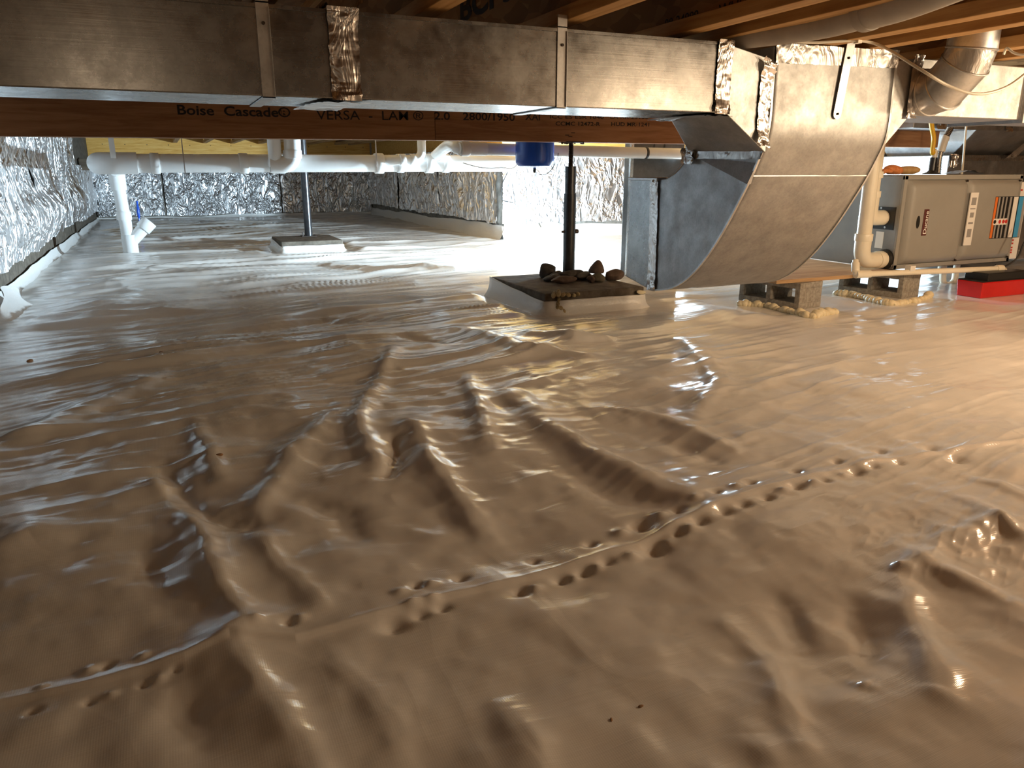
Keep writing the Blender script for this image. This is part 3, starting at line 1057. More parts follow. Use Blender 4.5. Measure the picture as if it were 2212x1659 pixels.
# left transition from trunk to elbow
tl = [(1.600, TY0, TZ0), (1.600, TY0, TZ1), (1.600, TY1, TZ1), (1.600, TY1, TZ0)]
tr = [(EX0 - 0.001, 2.015, 0.755), (EX0 - 0.001, 2.015, 1.035), (EX0 - 0.001, 2.42, 1.035), (EX0 - 0.001, 2.42, 0.765)]
b = MB()
b.hexa(tl, tr)
b.build('transition', 'galv_dull', elbow, 0.002)
crumple_strip('foil_tape', 'foil_tape', elbow, (EX0 - 0.062, 1.999, 0.785), (EX0 - 0.062, 1.999, 1.040), (0.060, 0.012, -0.02), (0, -1, 0), 60, 0.012, 24)
crumple_strip('foil_tape', 'foil_tape_smooth', elbow, (EX0 - 0.006, 2.02, 0.735), (EX0 - 0.006, 2.43, 0.742), (0, 0, 0.045), (-1, 0, 0), 60, 0.004, 25)
crumple_strip('foil_tape', 'foil_tape', elbow, (EX0 - 0.008, 2.37, 0.72), (EX0 - 0.008, 2.44, 0.725), (0, 0, 0.055), (-1, 0, 0), 40, 0.010, 26)
# end seam tape and tapering boot
crumple_strip('foil_tape', 'foil_tape', elbow, (EX0 - 0.004, 2.585, 0.222), (EX0 - 0.004, 2.60, 0.668), (0, 0.055, 0), (-1, 0, 0), 80, 0.006, 31)
b = MB()
lo = [(EX0 - 0.004, 2.62, 0.222), (EX1, 2.62, 0.222), (EX1, 2.81, 0.255), (EX0 - 0.004, 2.81, 0.255)]
hi = [(EX0 - 0.004, 2.62, 0.664), (EX1, 2.62, 0.664), (EX1, 2.81, 0.664), (EX0 - 0.004, 2.81, 0.664)]
b.hexa(lo, hi)
b.build('end_boot', 'galv', elbow, 0.004)
b = MB()
b.box(EX0 - 0.010, EX1, 2.605, 2.815, 0.660, 0.672)
b.build('drive_cleat', 'galv_bright', elbow, 0.002)

# ================================================================== SECOND TRUNK (right of the elbow)
D2X0, D2X1, D2Z0, D2Z1 = 2.43, 3.02, 0.885, 1.072
duct2 = thing('trunk_duct', 'brightly lit rectangular duct with foil taped corner right of the curved elbow', 'duct', (2.7, 2.1, D2Z0))
b = MB()
b.box(D2X0, D2X1, 2.0, 2.29, D2Z0, D2Z1)
b.build('duct_section', 'heel', duct2, 0.003)
b = MB()
b.hexa([(EX1 + 0.001, 2.02, 0.775), (EX1 + 0.001, 2.02, 1.06), (EX1 + 0.001, 2.42, 1.06), (EX1 + 0.001, 2.42, 0.775)],
       [(D2X0, 2.0, D2Z0), (D2X0, 2.0, D2Z1), (D2X0, 2.29, D2Z1), (D2X0, 2.29, D2Z0)])
b.build('transition', 'heel', duct2, 0.002)
crumple_strip('foil_tape', 'foil_tape', duct2, (D2X0 - 0.025, 1.9965, D2Z0 - 0.01), (D2X0 - 0.025, 1.9965, D2Z1 + 0.01), (0.045, 0, 0), (0, -1, 0), 50, 0.006, 41)
b = MB()
b.box(D2X1, D2X1 + 0.02, 1.985, 2.30, D2Z0 - 0.012, D2Z1 + 0.012)
b.build('drive_cleat', 'heel', duct2, 0.002)
b = MB()
b.box(D2X1 + 0.02, 3.9, 2.0, 2.29, D2Z0, D2Z1)
b.build('duct_section', 'heel', duct2, 0.003)

# round adjustable elbow
RX, RR = 2.48, 0.076
re = thing('round_duct_elbow', 'shiny round adjustable sheet metal elbow rising from the bright duct to the joists', 'duct', (RX, 1.8, 0.9))
cy_, cz_ = 1.775, 0.968
path = [(RX + 0.02, 2.0, 0.962), (RX + 0.02, 1.985, 0.962), (RX + 0.012, 1.93, 0.972), (RX, 1.855, 1.040), (RX, 1.84, 1.085), (RX, 1.84, 1.39)]
for i in range(len(path) - 1):
    b = MB()
    b.tube([path[i], path[i + 1]], [RR, RR], 36, cap=False)
    # mitred ends: average the joint direction
    P = [Vector(p) for p in path]
    vs = []
    for j in (i, i + 1):
        t0 = (P[j] - P[j - 1]).normalized() if j > 0 else (P[1] - P[0]).normalized()
        t1 = (P[j + 1] - P[j]).normalized() if j < len(P) - 1 else t0
        nn = (t0 + t1).normalized()
        ax = (P[i + 1] - P[i]).normalized()
        u = Vector((1, 0, 0))
        w_ = ax.cross(u).normalized()
        for k in range(36):
            an = 2 * math.pi * k / 36
            q = P[j] + (u * math.cos(an) + w_ * math.sin(an)) * RR
            q += ax * ((P[j] - q).dot(nn) / ax.dot(nn))
            vs.append(tuple(q))
    b.v = vs
    b.build('gore' if i not in (0, 4) else ('collar' if i == 0 else 'pipe'), 'galv_bright' if i != 3 else 'foil_tape_smooth', re)
    if 0 < i:
        b = MB()
        ring = [Vector(q) for q in vs[:36]]
        b.tube(ring + [ring[0]], 0.0035, 8, cap=False)
        b.build('crimp_bead', 'galv_bright', re)

# grey wrapped pipe between the joists
ip = thing('wrapped_pipe', 'grey wrapped round pipe sloping up between the joists at the top right', 'pipe', (1.8, 1.8, 1.12))
pp = [onz(x, y, z) for x, y, z in ((1540, 82, 1.112), (1650, 68, 1.098), (1770, 50, 1.092), (1885, 20, 1.095), (1985, -12, 1.10), (2200, -100, 1.12))]
pts = spline(pp, 6)
b = MB()
b.tube(pts[:20], 0.042, 24)
b.build('pipe_length', 'insul', ip)
b = MB()
b.tube(pts[18:], 0.047, 24)
b.build('pipe_length', 'insul', ip)
b = MB()
b.tube(pts[17:19], 0.050, 24)
b.build('wrap_band', 'insul', ip)

# drooping white cable
cb = [ony(x, y, yy) for x, y, yy in ((1690, 88, 1.98), (1760, 92, 1.95), (1850, 88, 1.9), (1905, 100, 1.85), (1985, 148, 1.62), (2050, 186, 1.58), (2110, 203, 1.56), (2165, 192, 1.55), (2212, 162, 1.54), (2280, 100, 1.54))]
b = MB()
b.tube(spline(cb, 8), 0.0042, 10)
tag(b.build('cable', 'cable_white'), 'thick white cable drooping in front of the round elbow', 'cable')
b = MB()
st = ony(1855, 89, 1.895)
b.box(st.x - 0.008, st.x + 0.008, st.y - 0.006, st.y + 0.012, st.z - 0.006, TOP)
tag(b.build('cable_staple', 'cable_white'), 'small white cable clip holding the drooping cable to a joist', 'clip')
cb2 = [onx(x, y, 2.62 - 0.012) for x, y in ((2168, 118), (2175, 104), (2190, 114), (2212, 118), (2260, 112))]
b = MB()
b.tube(spline(cb2, 6), 0.004, 8)
tag(b.build('cable', 'cable_white'), 'short white cable looping under the joist at the right edge', 'cable')

# ================================================================== FURNACE
FX0, FX1, FY0, FY1, FZ0, FZ1 = 3.735, 4.735, 3.05, 3.75, 0.160, 0.672
fur = thing('furnace', 'grey horizontal gas furnace with two front panels on concrete blocks', 'furnace', (4.2, 3.4, FZ0))
b = MB()
b.box(FX0, FX1, FY0 + 0.012, FY1, FZ0, FZ1)
b.build('cabinet', 'furnace_side', fur, 0.004)
b = MB()  # front frame
b.box(FX0, FX1, FY0, FY0 + 0.014, FZ1 - 0.022, FZ1 + 0.004)
b.box(FX0, FX1, FY0, FY0 + 0.014, FZ0, FZ0 + 0.024)
b.box(FX0, FX0 + 0.026, FY0, FY0 + 0.014, FZ0, FZ1)
b.box(FX1 - 0.026, FX1, FY0, FY0 + 0.014, FZ0, FZ1)
b.build('front_frame', 'furnace', fur, 0.002)


def bulged_panel(x0, x1, z0, z1, y, d, r=0.03):
    n = 30
    a, c = np.meshgrid(np.linspace(0, 1, n), np.linspace(0, 1, n), indexing='ij')
    ex = np.minimum(a, 1 - a) * (x1 - x0)
    ez = np.minimum(c, 1 - c) * (z1 - z0)
    arch = 0.018 * (1 - (2 * a - 1) ** 2)
    e = np.clip(np.minimum(ex / r, (ez - 0.012 + arch * 0.8) / r), 0, 1)
    h = d * (e * e * (3 - 2 * e)) + 0.012
    P = np.stack([x0 + a * (x1 - x0), y - h, z0 + c * (z1 - z0)], -1)
    P[0, :, 1] = P[-1, :, 1] = P[:, 0, 1] = P[:, -1, 1] = y + 0.004
    return P


XS = 4.243
for (x0, x1) in ((FX0 + 0.028, XS - 0.004), (XS + 0.004, FX1 - 0.028)):
    pn = grid_mesh('front_panel', bulged_panel(x0, x1, FZ0 + 0.026, FZ1 - 0.024, FY0, 0.018), 'furnace', fur)
    for zz in (FZ1 - 0.03, FZ0 + 0.03):
        b = MB()
        b.lathe((x1 - 0.012, FY0 - 0.012, zz), [(0.006, 0.004), (0.006, -0.006)], 10, 'y')
        b.build('latch_screw', 'rust_steel', pn)
    if x0 < 4:
        left_panel = pn
    else:
        right_panel = pn
yp = FY0 - 0.0305
# badge plate and oval viewport
ba, bb_ = ony(1994, 509, yp), ony(2003, 452, yp)
b = MB()
xm = (ba.x + bb_.x) / 2
b.box(xm - 0.020, xm + 0.020, yp - 0.003, yp + 0.004, ba.z, bb_.z)
badge = b.build('badge', 'gold_badge', left_panel, 0.003)
lettering('Ducane', (xm + 0.013, yp - 0.0032, ba.z + 0.01), (xm + 0.013, yp - 0.0032, bb_.z - 0.01), 0.026, (-1, 0, 0), 'white_label', badge, bold=0.01)
vp = ony(1983, 480, yp)
b = MB()
b.prism([(vp.x + 0.014 * math.cos(q * math.pi / 8), yp - 0.001, vp.z + 0.035 * math.sin(q * math.pi / 8)) for q in range(16)], (0, 0.004, 0))
b.build('sight_window', 'black', left_panel)
# label strip
l0, l1 = ony(2087, 530, yp), ony(2102, 416, yp)
xm = (l0.x + l1.x) / 2 + 0.012
b = MB()
b.box(xm - 0.033, xm + 0.033, yp - 0.001, yp + 0.004, l0.z, l1.z)
lab = b.build('instruction_label', 'white_label', right_panel)
b = MB()
for zz, hh_, ww in ((0.05, 0.05, 0.018), (0.13, 0.012, 0.02), (0.17, 0.03, 0.016), (0.22, 0.006, 0.022), (0.245, 0.045, 0.02)):
    zz = l0.z + zz * (l1.z - l0.z) / 0.32
    b.box(xm - ww, xm + ww, yp - 0.0016, yp, zz, zz + hh_ * (l1.z - l0.z) / 0.32)
b.build('print', 'label_grey', lab)['kind'] = 'stuff'
# view window with filters behind
w0, w1 = ony(2136, 516, yp), ony(2192, 424, yp)
xa, xb, za, zb = w0.x, w0.x + 0.275, w0.z, w1.z
b = MB()
b.box(xa, xb, yp - 0.001, yp + 0.004, za, zb)
win = b.build('view_window', 'black', right_panel)
W = xb - xa
for (f0, f1, m) in ((0.0, 0.07, 'orange_flat'), (0.10, 0.15, 'label_grey'), (0.22, 0.27, 'label_grey'), (0.34, 0.38, 'label_grey'), (0.47, 0.53, 'label_grey'), (0.60, 0.74, 'white_label'), (0.78, 0.92, 'blue_flat'), (0.92, 1.0, 'label_grey')):
    b = MB()
    b.box(xa + f0 * W, xa + f1 * W, yp - 0.003, yp, za + 0.003, zb - 0.003)
    b.build('window_stripe', m, win)
zz = za + 0.33 * (zb - za)
b = MB()
b.box(xa + 0.01, xa + 0.48 * W, yp - 0.004, yp, zz, zz + 0.036)
tagm = b.build('price_tag', 'white_label', win)
for kx, m in ((0.04, 'black'), (0.20, 'red_flat'), (0.32, 'red_flat'), (0.41, 'red_flat')):
    b = MB()
    b.lathe((xa + (kx + 0.04) * W, yp - 0.004, zz + 0.018), [(0.012, 0.001), (0.012, -0.001)], 8, 'y')
    b.build('print', m, tagm)
# left end: collars, stickers
sx = FX0
c1, c2 = onx(1909, 470, sx), onx(1912, 560, sx)
b = MB()
b.box(sx - 0.004, sx + 0.002, c1.y - 0.075, c1.y + 0.085, c1.z - 0.065, c1.z + 0.06)
plate = b.build('vent_plate', 'black', fur)
for yy in (-0.05, 0.05):
    b = MB()
    b.lathe((sx - 0.004, c1.y + yy * 0.4, c1.z + yy * 1.05), [(0.006, 0.001), (0.006, -0.003)], 10, 'x')
    b.build('screw', 'galv_bright', plate)
b = MB()
b.lathe((sx, c2.y, c2.z), [(0.058, 0.003), (0.058, -0.012), (0.05, -0.02)], 28, 'x')
b.build('rubber_collar', 'black', fur)
for (pxa, pya, pxb, pyb, m, nm) in ((1889, 535, 1910, 501, 'white_label', 'sticker'), (1922, 575, 1930, 555, 'white_label', 'sticker')):
    a_, b2 = onx(pxa, pya, sx), onx(pxb, pyb, sx)
    b = MB()
    b.box(sx - 0.0015, sx + 0.001, b2.y, a_.y, a_.z, b2.z)
    b.build(nm, m, fur)
# filter rack on the right end
b = MB()
b.box(FX1 + 0.002, FX1 + 0.10, FY0 + 0.02, FY1 - 0.02, FZ0 + 0.01, FZ1 - 0.04)
rack = b.build('filter_rack', 'white_label', fur, 0.003)
b = MB()
b.box(FX1 + 0.10, FX1 + 0.40, FY0 + 0.03, FY1, FZ0 + 0.0, FZ1 - 0.05)
b.build('return_boot', 'foil_tape_smooth', fur, 0.004)
b = MB()
for zz in (0.045, 0.06, 0.075, 0.10, 0.12, 0.42):
    b.box(FX1 + 0.02, FX1 + 0.045, FY0 + 0.0185, FY0 + 0.0205, FZ0 + zz, FZ0 + zz + 0.010)
b.build('print', 'red_flat', rack)['kind'] = 'stuff'


def elbow_run(b, pts, r, rb=0.07, seg=20, n=8):
    """tube along pts with rounded corners"""
    P = [Vector(p) for p in pts]
    out = [P[0]]
    for i in range(1, len(P) - 1):
        d0, d1 = (P[i - 1] - P[i]), (P[i + 1] - P[i])
        q = min(rb, d0.length * 0.5, d1.length * 0.5)
        a, c = P[i] + d0.normalized() * q, P[i] + d1.normalized() * q
        for k in range(n + 1):
            t = k / n
            out.append((1 - t) ** 2 * a + 2 * t * (1 - t) * P[i] + t * t * c)
    out.append(P[-1])
    b.tube(out, r, seg)


def pvc_coupling(p, ax, r, L, parent, m, nm='coupling'):
    p, ax = Vector(p), Vector(ax).normalized()
    b = MB()
    b.tube([p - ax * L / 2, p - ax * (L / 2 - 0.003), p + ax * (L / 2 - 0.003), p + ax * L / 2], [r * 0.97, r, r, r * 0.97], 24)
    return b.build(nm, m, parent)


# vent pipes
v1 = thing('vent_pipe', 'cream plastic vent pipe dropping to the black upper plate of the furnace', 'pipe', (3.62, c1.y, c1.z))
tx = 3.62
a1 = (sx - 0.005, c1.y, c1.z)
b = MB()
elbow_run(b, [a1, (tx, c1.y, c1.z), (tx, c1.y, c1.z + 0.13)], 0.042, 0.075)
b.build('elbow', 'pvc_cream', v1)
b = MB()
b.tube([(tx, c1.y, c1.z + 0.1), (tx, c1.y, 1.08)], 0.037, 24)
b.build('pipe_length', 'pvc_cream', v1)
for zz in (0.13, 0.235):
    pvc_coupling((tx, c1.y, c1.z + zz), (0, 0, 1), 0.046, 0.035, v1, 'pvc_cream')
v2 = thing('vent_pipe', 'cream plastic vent pipe dropping to the round lower collar of the furnace', 'pipe', (3.5, c2.y, c2.z))
tx = 3.545
b = MB()
elbow_run(b, [(sx - 0.005, c2.y, c2.z), (tx, c2.y, c2.z), (tx, c2.y, c2.z + 0.14)], 0.044, 0.085)
b.build('elbow', 'pvc_cream', v2)
b = MB()
b.tube([(tx, c2.y, c2.z + 0.1), (tx, c2.y, 1.08)], 0.039, 24)
b.build('pipe_length', 'pvc_cream', v2)
pvc_coupling((tx, c2.y, c2.z + 0.13), (0, 0, 1), 0.048, 0.04, v2, 'pvc_cream')
pvc_coupling((sx - 0.05, c2.y, c2.z), (1, 0, 0), 0.049, 0.04, v2, 'pvc_cream')
# condensate drain
dr = thing('drain_pipe', 'thin cream drain pipe running along the furnace base into the red pump', 'pipe', (3.9, 2.98, 0.12))
d0, d1, d2, d3 = ony(1848, 562, 3.0), ony(1848, 593, 2.97), ony(2166, 580, 2.90), ony(2170, 612, 2.90)
b = MB()
elbow_run(b, [d0, d1, d2, d3], 0.0155, 0.035, 16)
b.build('pipe_length', 'pvc_cream', dr)
ax = (d2 - d1).normalized()
pvc_coupling(d1 + ax * 0.05, ax, 0.021, 0.10, dr, 'pvc_cream')
pvc_coupling(d0 + (d1 - d0) * 0.5, d1 - d0, 0.021, 0.05, dr, 'pvc_cream')
pvc_coupling(d2 + (d3 - d2) * 0.35, d3 - d2, 0.021, 0.06, dr, 'pvc_cream')
pvc_coupling(d2 - ax * 0.03, ax, 0.021, 0.05, dr, 'pvc_cream')
m_ = ony(1966, 582, 2.95)
b = MB()
b.box(m_.x - 0.02, m_.x + 0.02, m_.y - 0.018, m_.y + 0.018, m_.z - 0.018, m_.z + 0.022)
b.build('clip', 'white_label', dr)
# trap below the furnace
tr0, tr1, tr2 = ony(2036, 575, 3.3), ony(2036, 616, 3.3), ony(2061, 612, 3.3)
trp = thing('drain_trap', 'small cream U-shaped drain trap hanging below the furnace', 'pipe', (tr1.x, 3.3, tr1.z))
b = MB()
elbow_run(b, [(tr0.x, 3.3, 0.158), (tr1.x, 3.3, tr1.z), (tr2.x, 3.3, tr1.z), (tr2.x, 3.3, 0.158)], 0.020, 0.05, 16)
b.build('pipe_length', 'pvc_cream', trp)
pvc_coupling((tr0.x, 3.3, 0.10), (0, 0, 1), 0.026, 0.04, trp, 'pvc_cream')

# supports: concrete blocks on their sides, plywood, foam


def concrete_block(lab, cx, cy, rot, h=0.138, L=0.39, W=0.19):
    b = MB()
    t = 0.032
    b.box(0, W, 0, L, 0, t)
    b.box(0, W, 0, L, h - t, h)
    for y0 in (0, (L - t) / 2, L - t):
        b.box(0.001, W - 0.001, y0 + 0.0005, y0 + t - 0.0005, t - 0.001, h - t + 0.001)
    R = Matrix.Rotation(rot, 3, 'Z')
    b.v = [tuple(R @ Vector(p) + Vector((cx, cy, 0.0))) for p in b.v]
    return tag(b.build('concrete_block', 'block', None, 0.003), lab, 'block', 'concrete blocks under the furnace')


concrete_block('grey concrete block on its side under the near end of the plywood board', 2.962, 2.955, math.radians(10))
concrete_block('dark concrete block on its side under the furnace, right of the other block', 3.755, 2.985, math.radians(12))
b = MB()
b.box(2.83, 3.73, 2.99, 3.70, 0.138, 0.157)
tag(b.build('plywood_board', 'plywood', None, 0.002), 'thin plywood board on the concrete blocks beneath the furnace', 'board')


def foam_bead(lab, pts, r, seed):
    P = spline([onz(x, y, 0.008) for x, y in pts], 7)
    b = MB()
    rg = random.Random(seed)
    for i, p in enumerate(P):
        rr = r * rg.uniform(0.75, 1.2)
        b.blob((p.x + rg.uniform(-.004, .004), p.y + rg.uniform(-.004, .004), fh(p.x, p.y) + rr * 0.45), (rr, rr, rr * 0.85), seed + i, 0.25, rg.uniform(0, 3))
    return tag(b.build('foam_bead', 'foam'), lab, 'foam', 'foam beads round the blocks')


foam_bead('lumpy cream foam bead round the base of the near concrete block', [(1600, 657), (1650, 660), (1700, 672), (1745, 686), (1775, 682), (1803, 678)], 0.022, 5)
foam_bead('lumpy cream foam bead round the base of the far concrete block', [(1808, 634), (1850, 640), (1890, 650), (1930, 657), (1975, 650), (2006, 640)], 0.023, 50)

# condensate pump
pm = thing('condensate_pump', 'red condensate pump box with black top on the liner at the right edge', 'pump', (4.35, 2.9, 0.0))
px0, px1, py0, py1 = 4.16, 4.56, 2.80, 2.96
b = MB()
b.hexa([(px0 + 0.008, py0 + 0.006, 0), (px1 - 0.008, py0 + 0.006, 0), (px1 - 0.008, py1 - 0.006, 0), (px0 + 0.008, py1 - 0.006, 0)],
       [(px0, py0, 0.092), (px1, py0, 0.092), (px1, py1, 0.092), (px0, py1, 0.092)])
b.build('tank', 'red', pm, 0.006)
b = MB()
b.box(px0 + 0.05, px1 - 0.002, py0 + 0.008, py1 - 0.008, 0.0905, 0.140)
b.box(px0 + 0.004, px1 - 0.002, py0 + 0.003, py1 - 0.003, 0.0905, 0.098)
b.build('motor_cover', 'black', pm, 0.006)
b = MB()
b.tube(spline([ony(2150, 572, 3.02), ony(2155, 590, 2.97), (4.33, 2.93, 0.139)], 6), 0.004, 8)
b.build('power_cord', 'cable_black', pm)
b = MB()
b.tube(spline([(4.42, 2.9, 0.139), ony(2195, 560, 2.88), ony(2212, 525, 2.86), ony(2240, 480, 2.85)], 6), 0.005, 8)
b.build('power_cord', 'cable_black', pm)

# things on and behind the furnace
FTOP = FZ1 + 0.005
gx = ony(2013, 372, 3.35)
gp = thing('gas_pipe', 'black gas pipe with yellow flexible connector rising from the furnace top', 'pipe', (gx.x, 3.35, FTOP))
b = MB()
b.lathe((gx.x, 3.35, FTOP), [(0.055, 0), (0.050, 0.006), (0.03, 0.012), (0.021, 0.022), (0.021, 0.098)], 20)
b.build('riser', 'black_steel', gp)
b = MB()
b.tube([(gx.x, 3.35, FTOP + 0.098), (gx.x + 0.001, 3.35, FTOP + 0.14)], 0.017, 16)
b.build('sleeve', 'pvc_grey', gp)
b = MB()
gz = [ony(x, y, 3.35) for x, y in ((2014, 330), (2017, 300), (2013, 275), (2010, 250), (2010, 215))]
b.tube(spline([(gx.x + 0.001, 3.35, FTOP + 0.14)] + gz, 6), 0.0135, 16)
b.build('yellow_flex_hose', 'yellow', gp)
cp = [ony(x, y, 3.40) for x, y in ((2026, 374), (2028, 350), (2032, 328), (2042, 298), (2058, 268), (2075, 235))]
fc = thing('flexible_conduit', 'ribbed metal flexible conduit with white connector rising from the furnace', 'conduit', (cp[0].x, 3.4, FTOP))
P = spline(cp, 40)
n1, n2 = 84, 120
for a_, c_ in ((0, n1), (n2, len(P))):
    b = MB()
    seg = P[a_:c_]
    b.tube(seg, [0.0145 if i % 4 < 2 else 0.0205 for i in range(len(seg))], 14)
    b.build('ribbed_length', 'flex_steel', fc)
b = MB()
b.tube(P[n1 - 4:n2 + 4], 0.024, 18)
b.build('connector', 'pvc_grey', fc)
c0, c1_ = ony(2078, 376, 3.45), ony(2090, 240, 3.45)
b = MB()
b.tube([c0, c1_], 0.0065, 10)
tag(b.build('sensor_tube', 'cable_white'), 'thin straight white tube standing on the furnace beside the conduit', 'tube')
# glove and wood scrap
gl = thing('work_glove', 'orange and tan work glove lying on the furnace top left', 'glove', (3.95, 3.35, FTOP))
g0 = ony(1925, 368, 3.3)
b = MB()
b.blob((g0.x + 0.02, 3.3, FTOP + 0.024), (0.075, 0.05, 0.028), 3, 0.25, 0.2, 3, flat=FTOP)
b.build('palm', 'orange', gl)
b = MB()
b.blob((g0.x + 0.135, 3.30, FTOP + 0.022), (0.075, 0.045, 0.026), 8, 0.2, -0.1, 3, flat=FTOP)
b.build('cuff', 'tan', gl)
for k in range(4):
    b = MB()
    b.tube(spline([(g0.x - 0.03, 3.275 + 0.018 * k, FTOP + 0.018), (g0.x - 0.075, 3.27 + 0.02 * k, FTOP + 0.02), (g0.x - 0.115 + 0.008 * abs(k - 1.5), 3.265 + 0.022 * k, FTOP + 0.012)], 4), [0.012] * 8 + [0.007], 10)
    b.build('finger', 'orange', gl)
b = MB()
b.box(3.745, 3.86, 3.42, 3.70, FTOP - 0.0005, FTOP + 0.050)
tag(b.build('wood_scrap', 'plywood', None, 0.002), 'brown wood offcut lying behind the glove on the furnace', 'wood')
# crumpled plastic on the furnace top
g1 = ony(2085, 372, 3.3)
P = np.zeros((30, 14, 3))
a_, c_ = np.meshgrid(np.linspace(-0.13, 0.13, 30), np.linspace(-0.05, 0.05, 14), indexing='ij')
P[..., 0] = g1.x + a_
P[..., 1] = 3.3 + c_
P[..., 2] = FTOP + 0.004 + 0.022 * np.clip(1 - (a_ / 0.13) ** 2, 0, 1) * (0.6 + ridged(a_ * 20, c_ * 20, 61, 3) * 0.5)
tag(grid_mesh('plastic_bag', P, 'foil_tape_smooth'), 'crumpled clear bag lying on top of the furnace behind the white tube', 'bag')

# supply plenum and branch behind the furnace
pl = thing('supply_plenum', 'blue grey sheet metal plenum with foil tape behind the furnace', 'duct', (5.6, 4.2, 0.2))
b = MB()
b.box(5.06, 6.4, 3.80, 4.45, 0.05, 0.80)
b.build('plenum_box', 'galv_dull', pl, 0.004)
b = MB()
b.hexa([(5.16, 3.86, 0.80), (6.3, 3.86, 0.80), (6.3, 4.4, 0.80), (5.16, 4.4, 0.80)], [(5.02, 3.60, 0.96), (6.3, 3.60, 0.96), (6.3, 4.4, 0.96), (5.02, 4.4, 0.96)])
b.build('transition', 'galv_dull', pl, 0.003)
b = MB()
b.box(4.42, 6.5, 3.60, 3.832, 0.96, 1.07)
b.build('trunk_section', 'galv_dull', pl, 0.003)
crumple_strip('foil_tape', 'foil_tape', pl, (5.06, 3.795, 0.765), (5.95, 3.795, 0.765), (0, 0, 0.04), (0, -1, 0), 60, 0.006, 51)
crumple_strip('foil_tape', 'foil_tape', pl, (5.055, 3.81, 0.72), (5.12, 3.79, 0.72), (0, 0, 0.09), (0, -1, 0), 30, 0.012, 52)
crumple_strip('foil_tape', 'foil_tape', pl, (5.62, 3.78, 0.78), (5.70, 3.585, 1.0), (0.09, 0, 0), (0, -1, 0.4), 50, 0.014, 53)
crumple_strip('foil_tape', 'foil_tape', pl, (5.30, 3.595, 0.955), (5.30, 3.595, 1.07), (0.07, 0, 0), (0, -1, 0), 40, 0.012, 54)
crumple_strip('foil_tape', 'foil_tape', pl, (4.62, 3.595, 0.955), (4.62, 3.595, 1.07), (0.08, 0, 0), (0, -1, 0), 40, 0.010, 55)

# return box standing between elbow and lamp
rbx = thing('return_plenum', 'tall blue grey sheet metal box standing behind the curved elbow', 'duct', (3.1, 4.6, 0.0))
b = MB()
b.box(2.866, 3.30, 4.46, 4.545, 0.0, 1.07)
b.build('box_body', 'galv_dark', rbx, 0.014)
b = MB()
b.box(2.862, 2.886, 4.452, 4.475, 0.0, 1.07)
b.build('corner_seam', 'galv', rbx, 0.003)

# ================================================================== PIERS, POSTS, ROCKS
PZ = 0.108


def pier(lab, x0, x1, y0, y1, z1, wrap, fo):
    t = thing('pier_footing', lab, 'footing', ((x0 + x1) / 2, (y0 + y1) / 2, 0), 'post footings wrapped in liner')
    b = MB()
    b.box(x0, x1, y0, y1, -0.03, z1)
    b.build('concrete_pad', 'concrete_pad', t, 0.006)
    # liner glued round the front and left faces
    n = 40
    top = lambda s_: wrap * (1 + 0.10 * float(fbm(np.array([s_ * 9.0]), np.array([x0]), 7, 3)[0]))
    rows = []
    ptsw = [(x0 - 0.006, y1), (x0 - 0.006, y0 - 0.006), (x1 + 0.004, y0 - 0.006), (x1 + 0.006, y0 + 0.2)]
    L = []
    for i in range(3):
        for k in range(16):
            f = k / 16
            L.append((ptsw[i][0] * (1 - f) + ptsw[i + 1][0] * f, ptsw[i][1] * (1 - f) + ptsw[i + 1][1] * f))
    L.append(ptsw[-1])
    nrm = [(-1, 0)] * 16 + [(0, -1)] * 16 + [(1, 0)] * 17
    for r in range(8):
        f = r / 7
        row = []
        for i, (x, y) in enumerate(L):
            fl = 0.05 * (1 - f) ** 3
            tp = top(i / 48) + (fo * (z1 - wrap) * np.clip(1 - i / 14, 0, 1))
            row.append((x + nrm[i][0] * fl, y + nrm[i][1] * fl, -0.012 + (tp + 0.012) * f))
        rows.append(row)
    o = grid_mesh('liner_wrap', np.array(rows), 'liner_flap', t)
    md = o.modifiers.new('solid', 'SOLIDIFY')
    md.thickness = 0.002
    return t


p1 = pier('near concrete post footing with rocks on top, wrapped in white liner', 1.69, 2.275, 3.36, 4.06, PZ, 0.070, 1.0)
p2 = pier('small far concrete post footing with white liner front, under the far post', 0.92, 1.46, 6.98, 7.62, 0.095, 0.058, 0.6)
rg = random.Random(4)
b = MB()
for px_, py_, r in ((1196, 636, .016), (1206, 635, .018), (1216, 637, .014), (1208, 648, .014), (1206, 656, .013), (1212, 666, .015), (1218, 672, .014), (1205, 664, .010), (1240, 638, .011), (1228, 637, .012), (1250, 636, .009), (1250, 672, .012), (1262, 674, .011)):
    c = ony(px_, py_, 3.345)
    b.blob((c.x, 3.348, max(c.z, 0.006)), (r, r * 0.8, r), rg.randint(0, 999), 0.5, rg.uniform(0, 3))
fb_ = b.build('foam_blob', 'foam_brown', p1)
fb_['label'] = 'brown foam drips on the front'
fb_['kind'] = 'stuff'
c = ony(1383, 630, 3.35)
b = MB()
b.blob((c.x, 3.345, c.z), (0.03, 0.012, 0.014), 77, 0.4)
b.build('foam_blob', 'foam', p1)

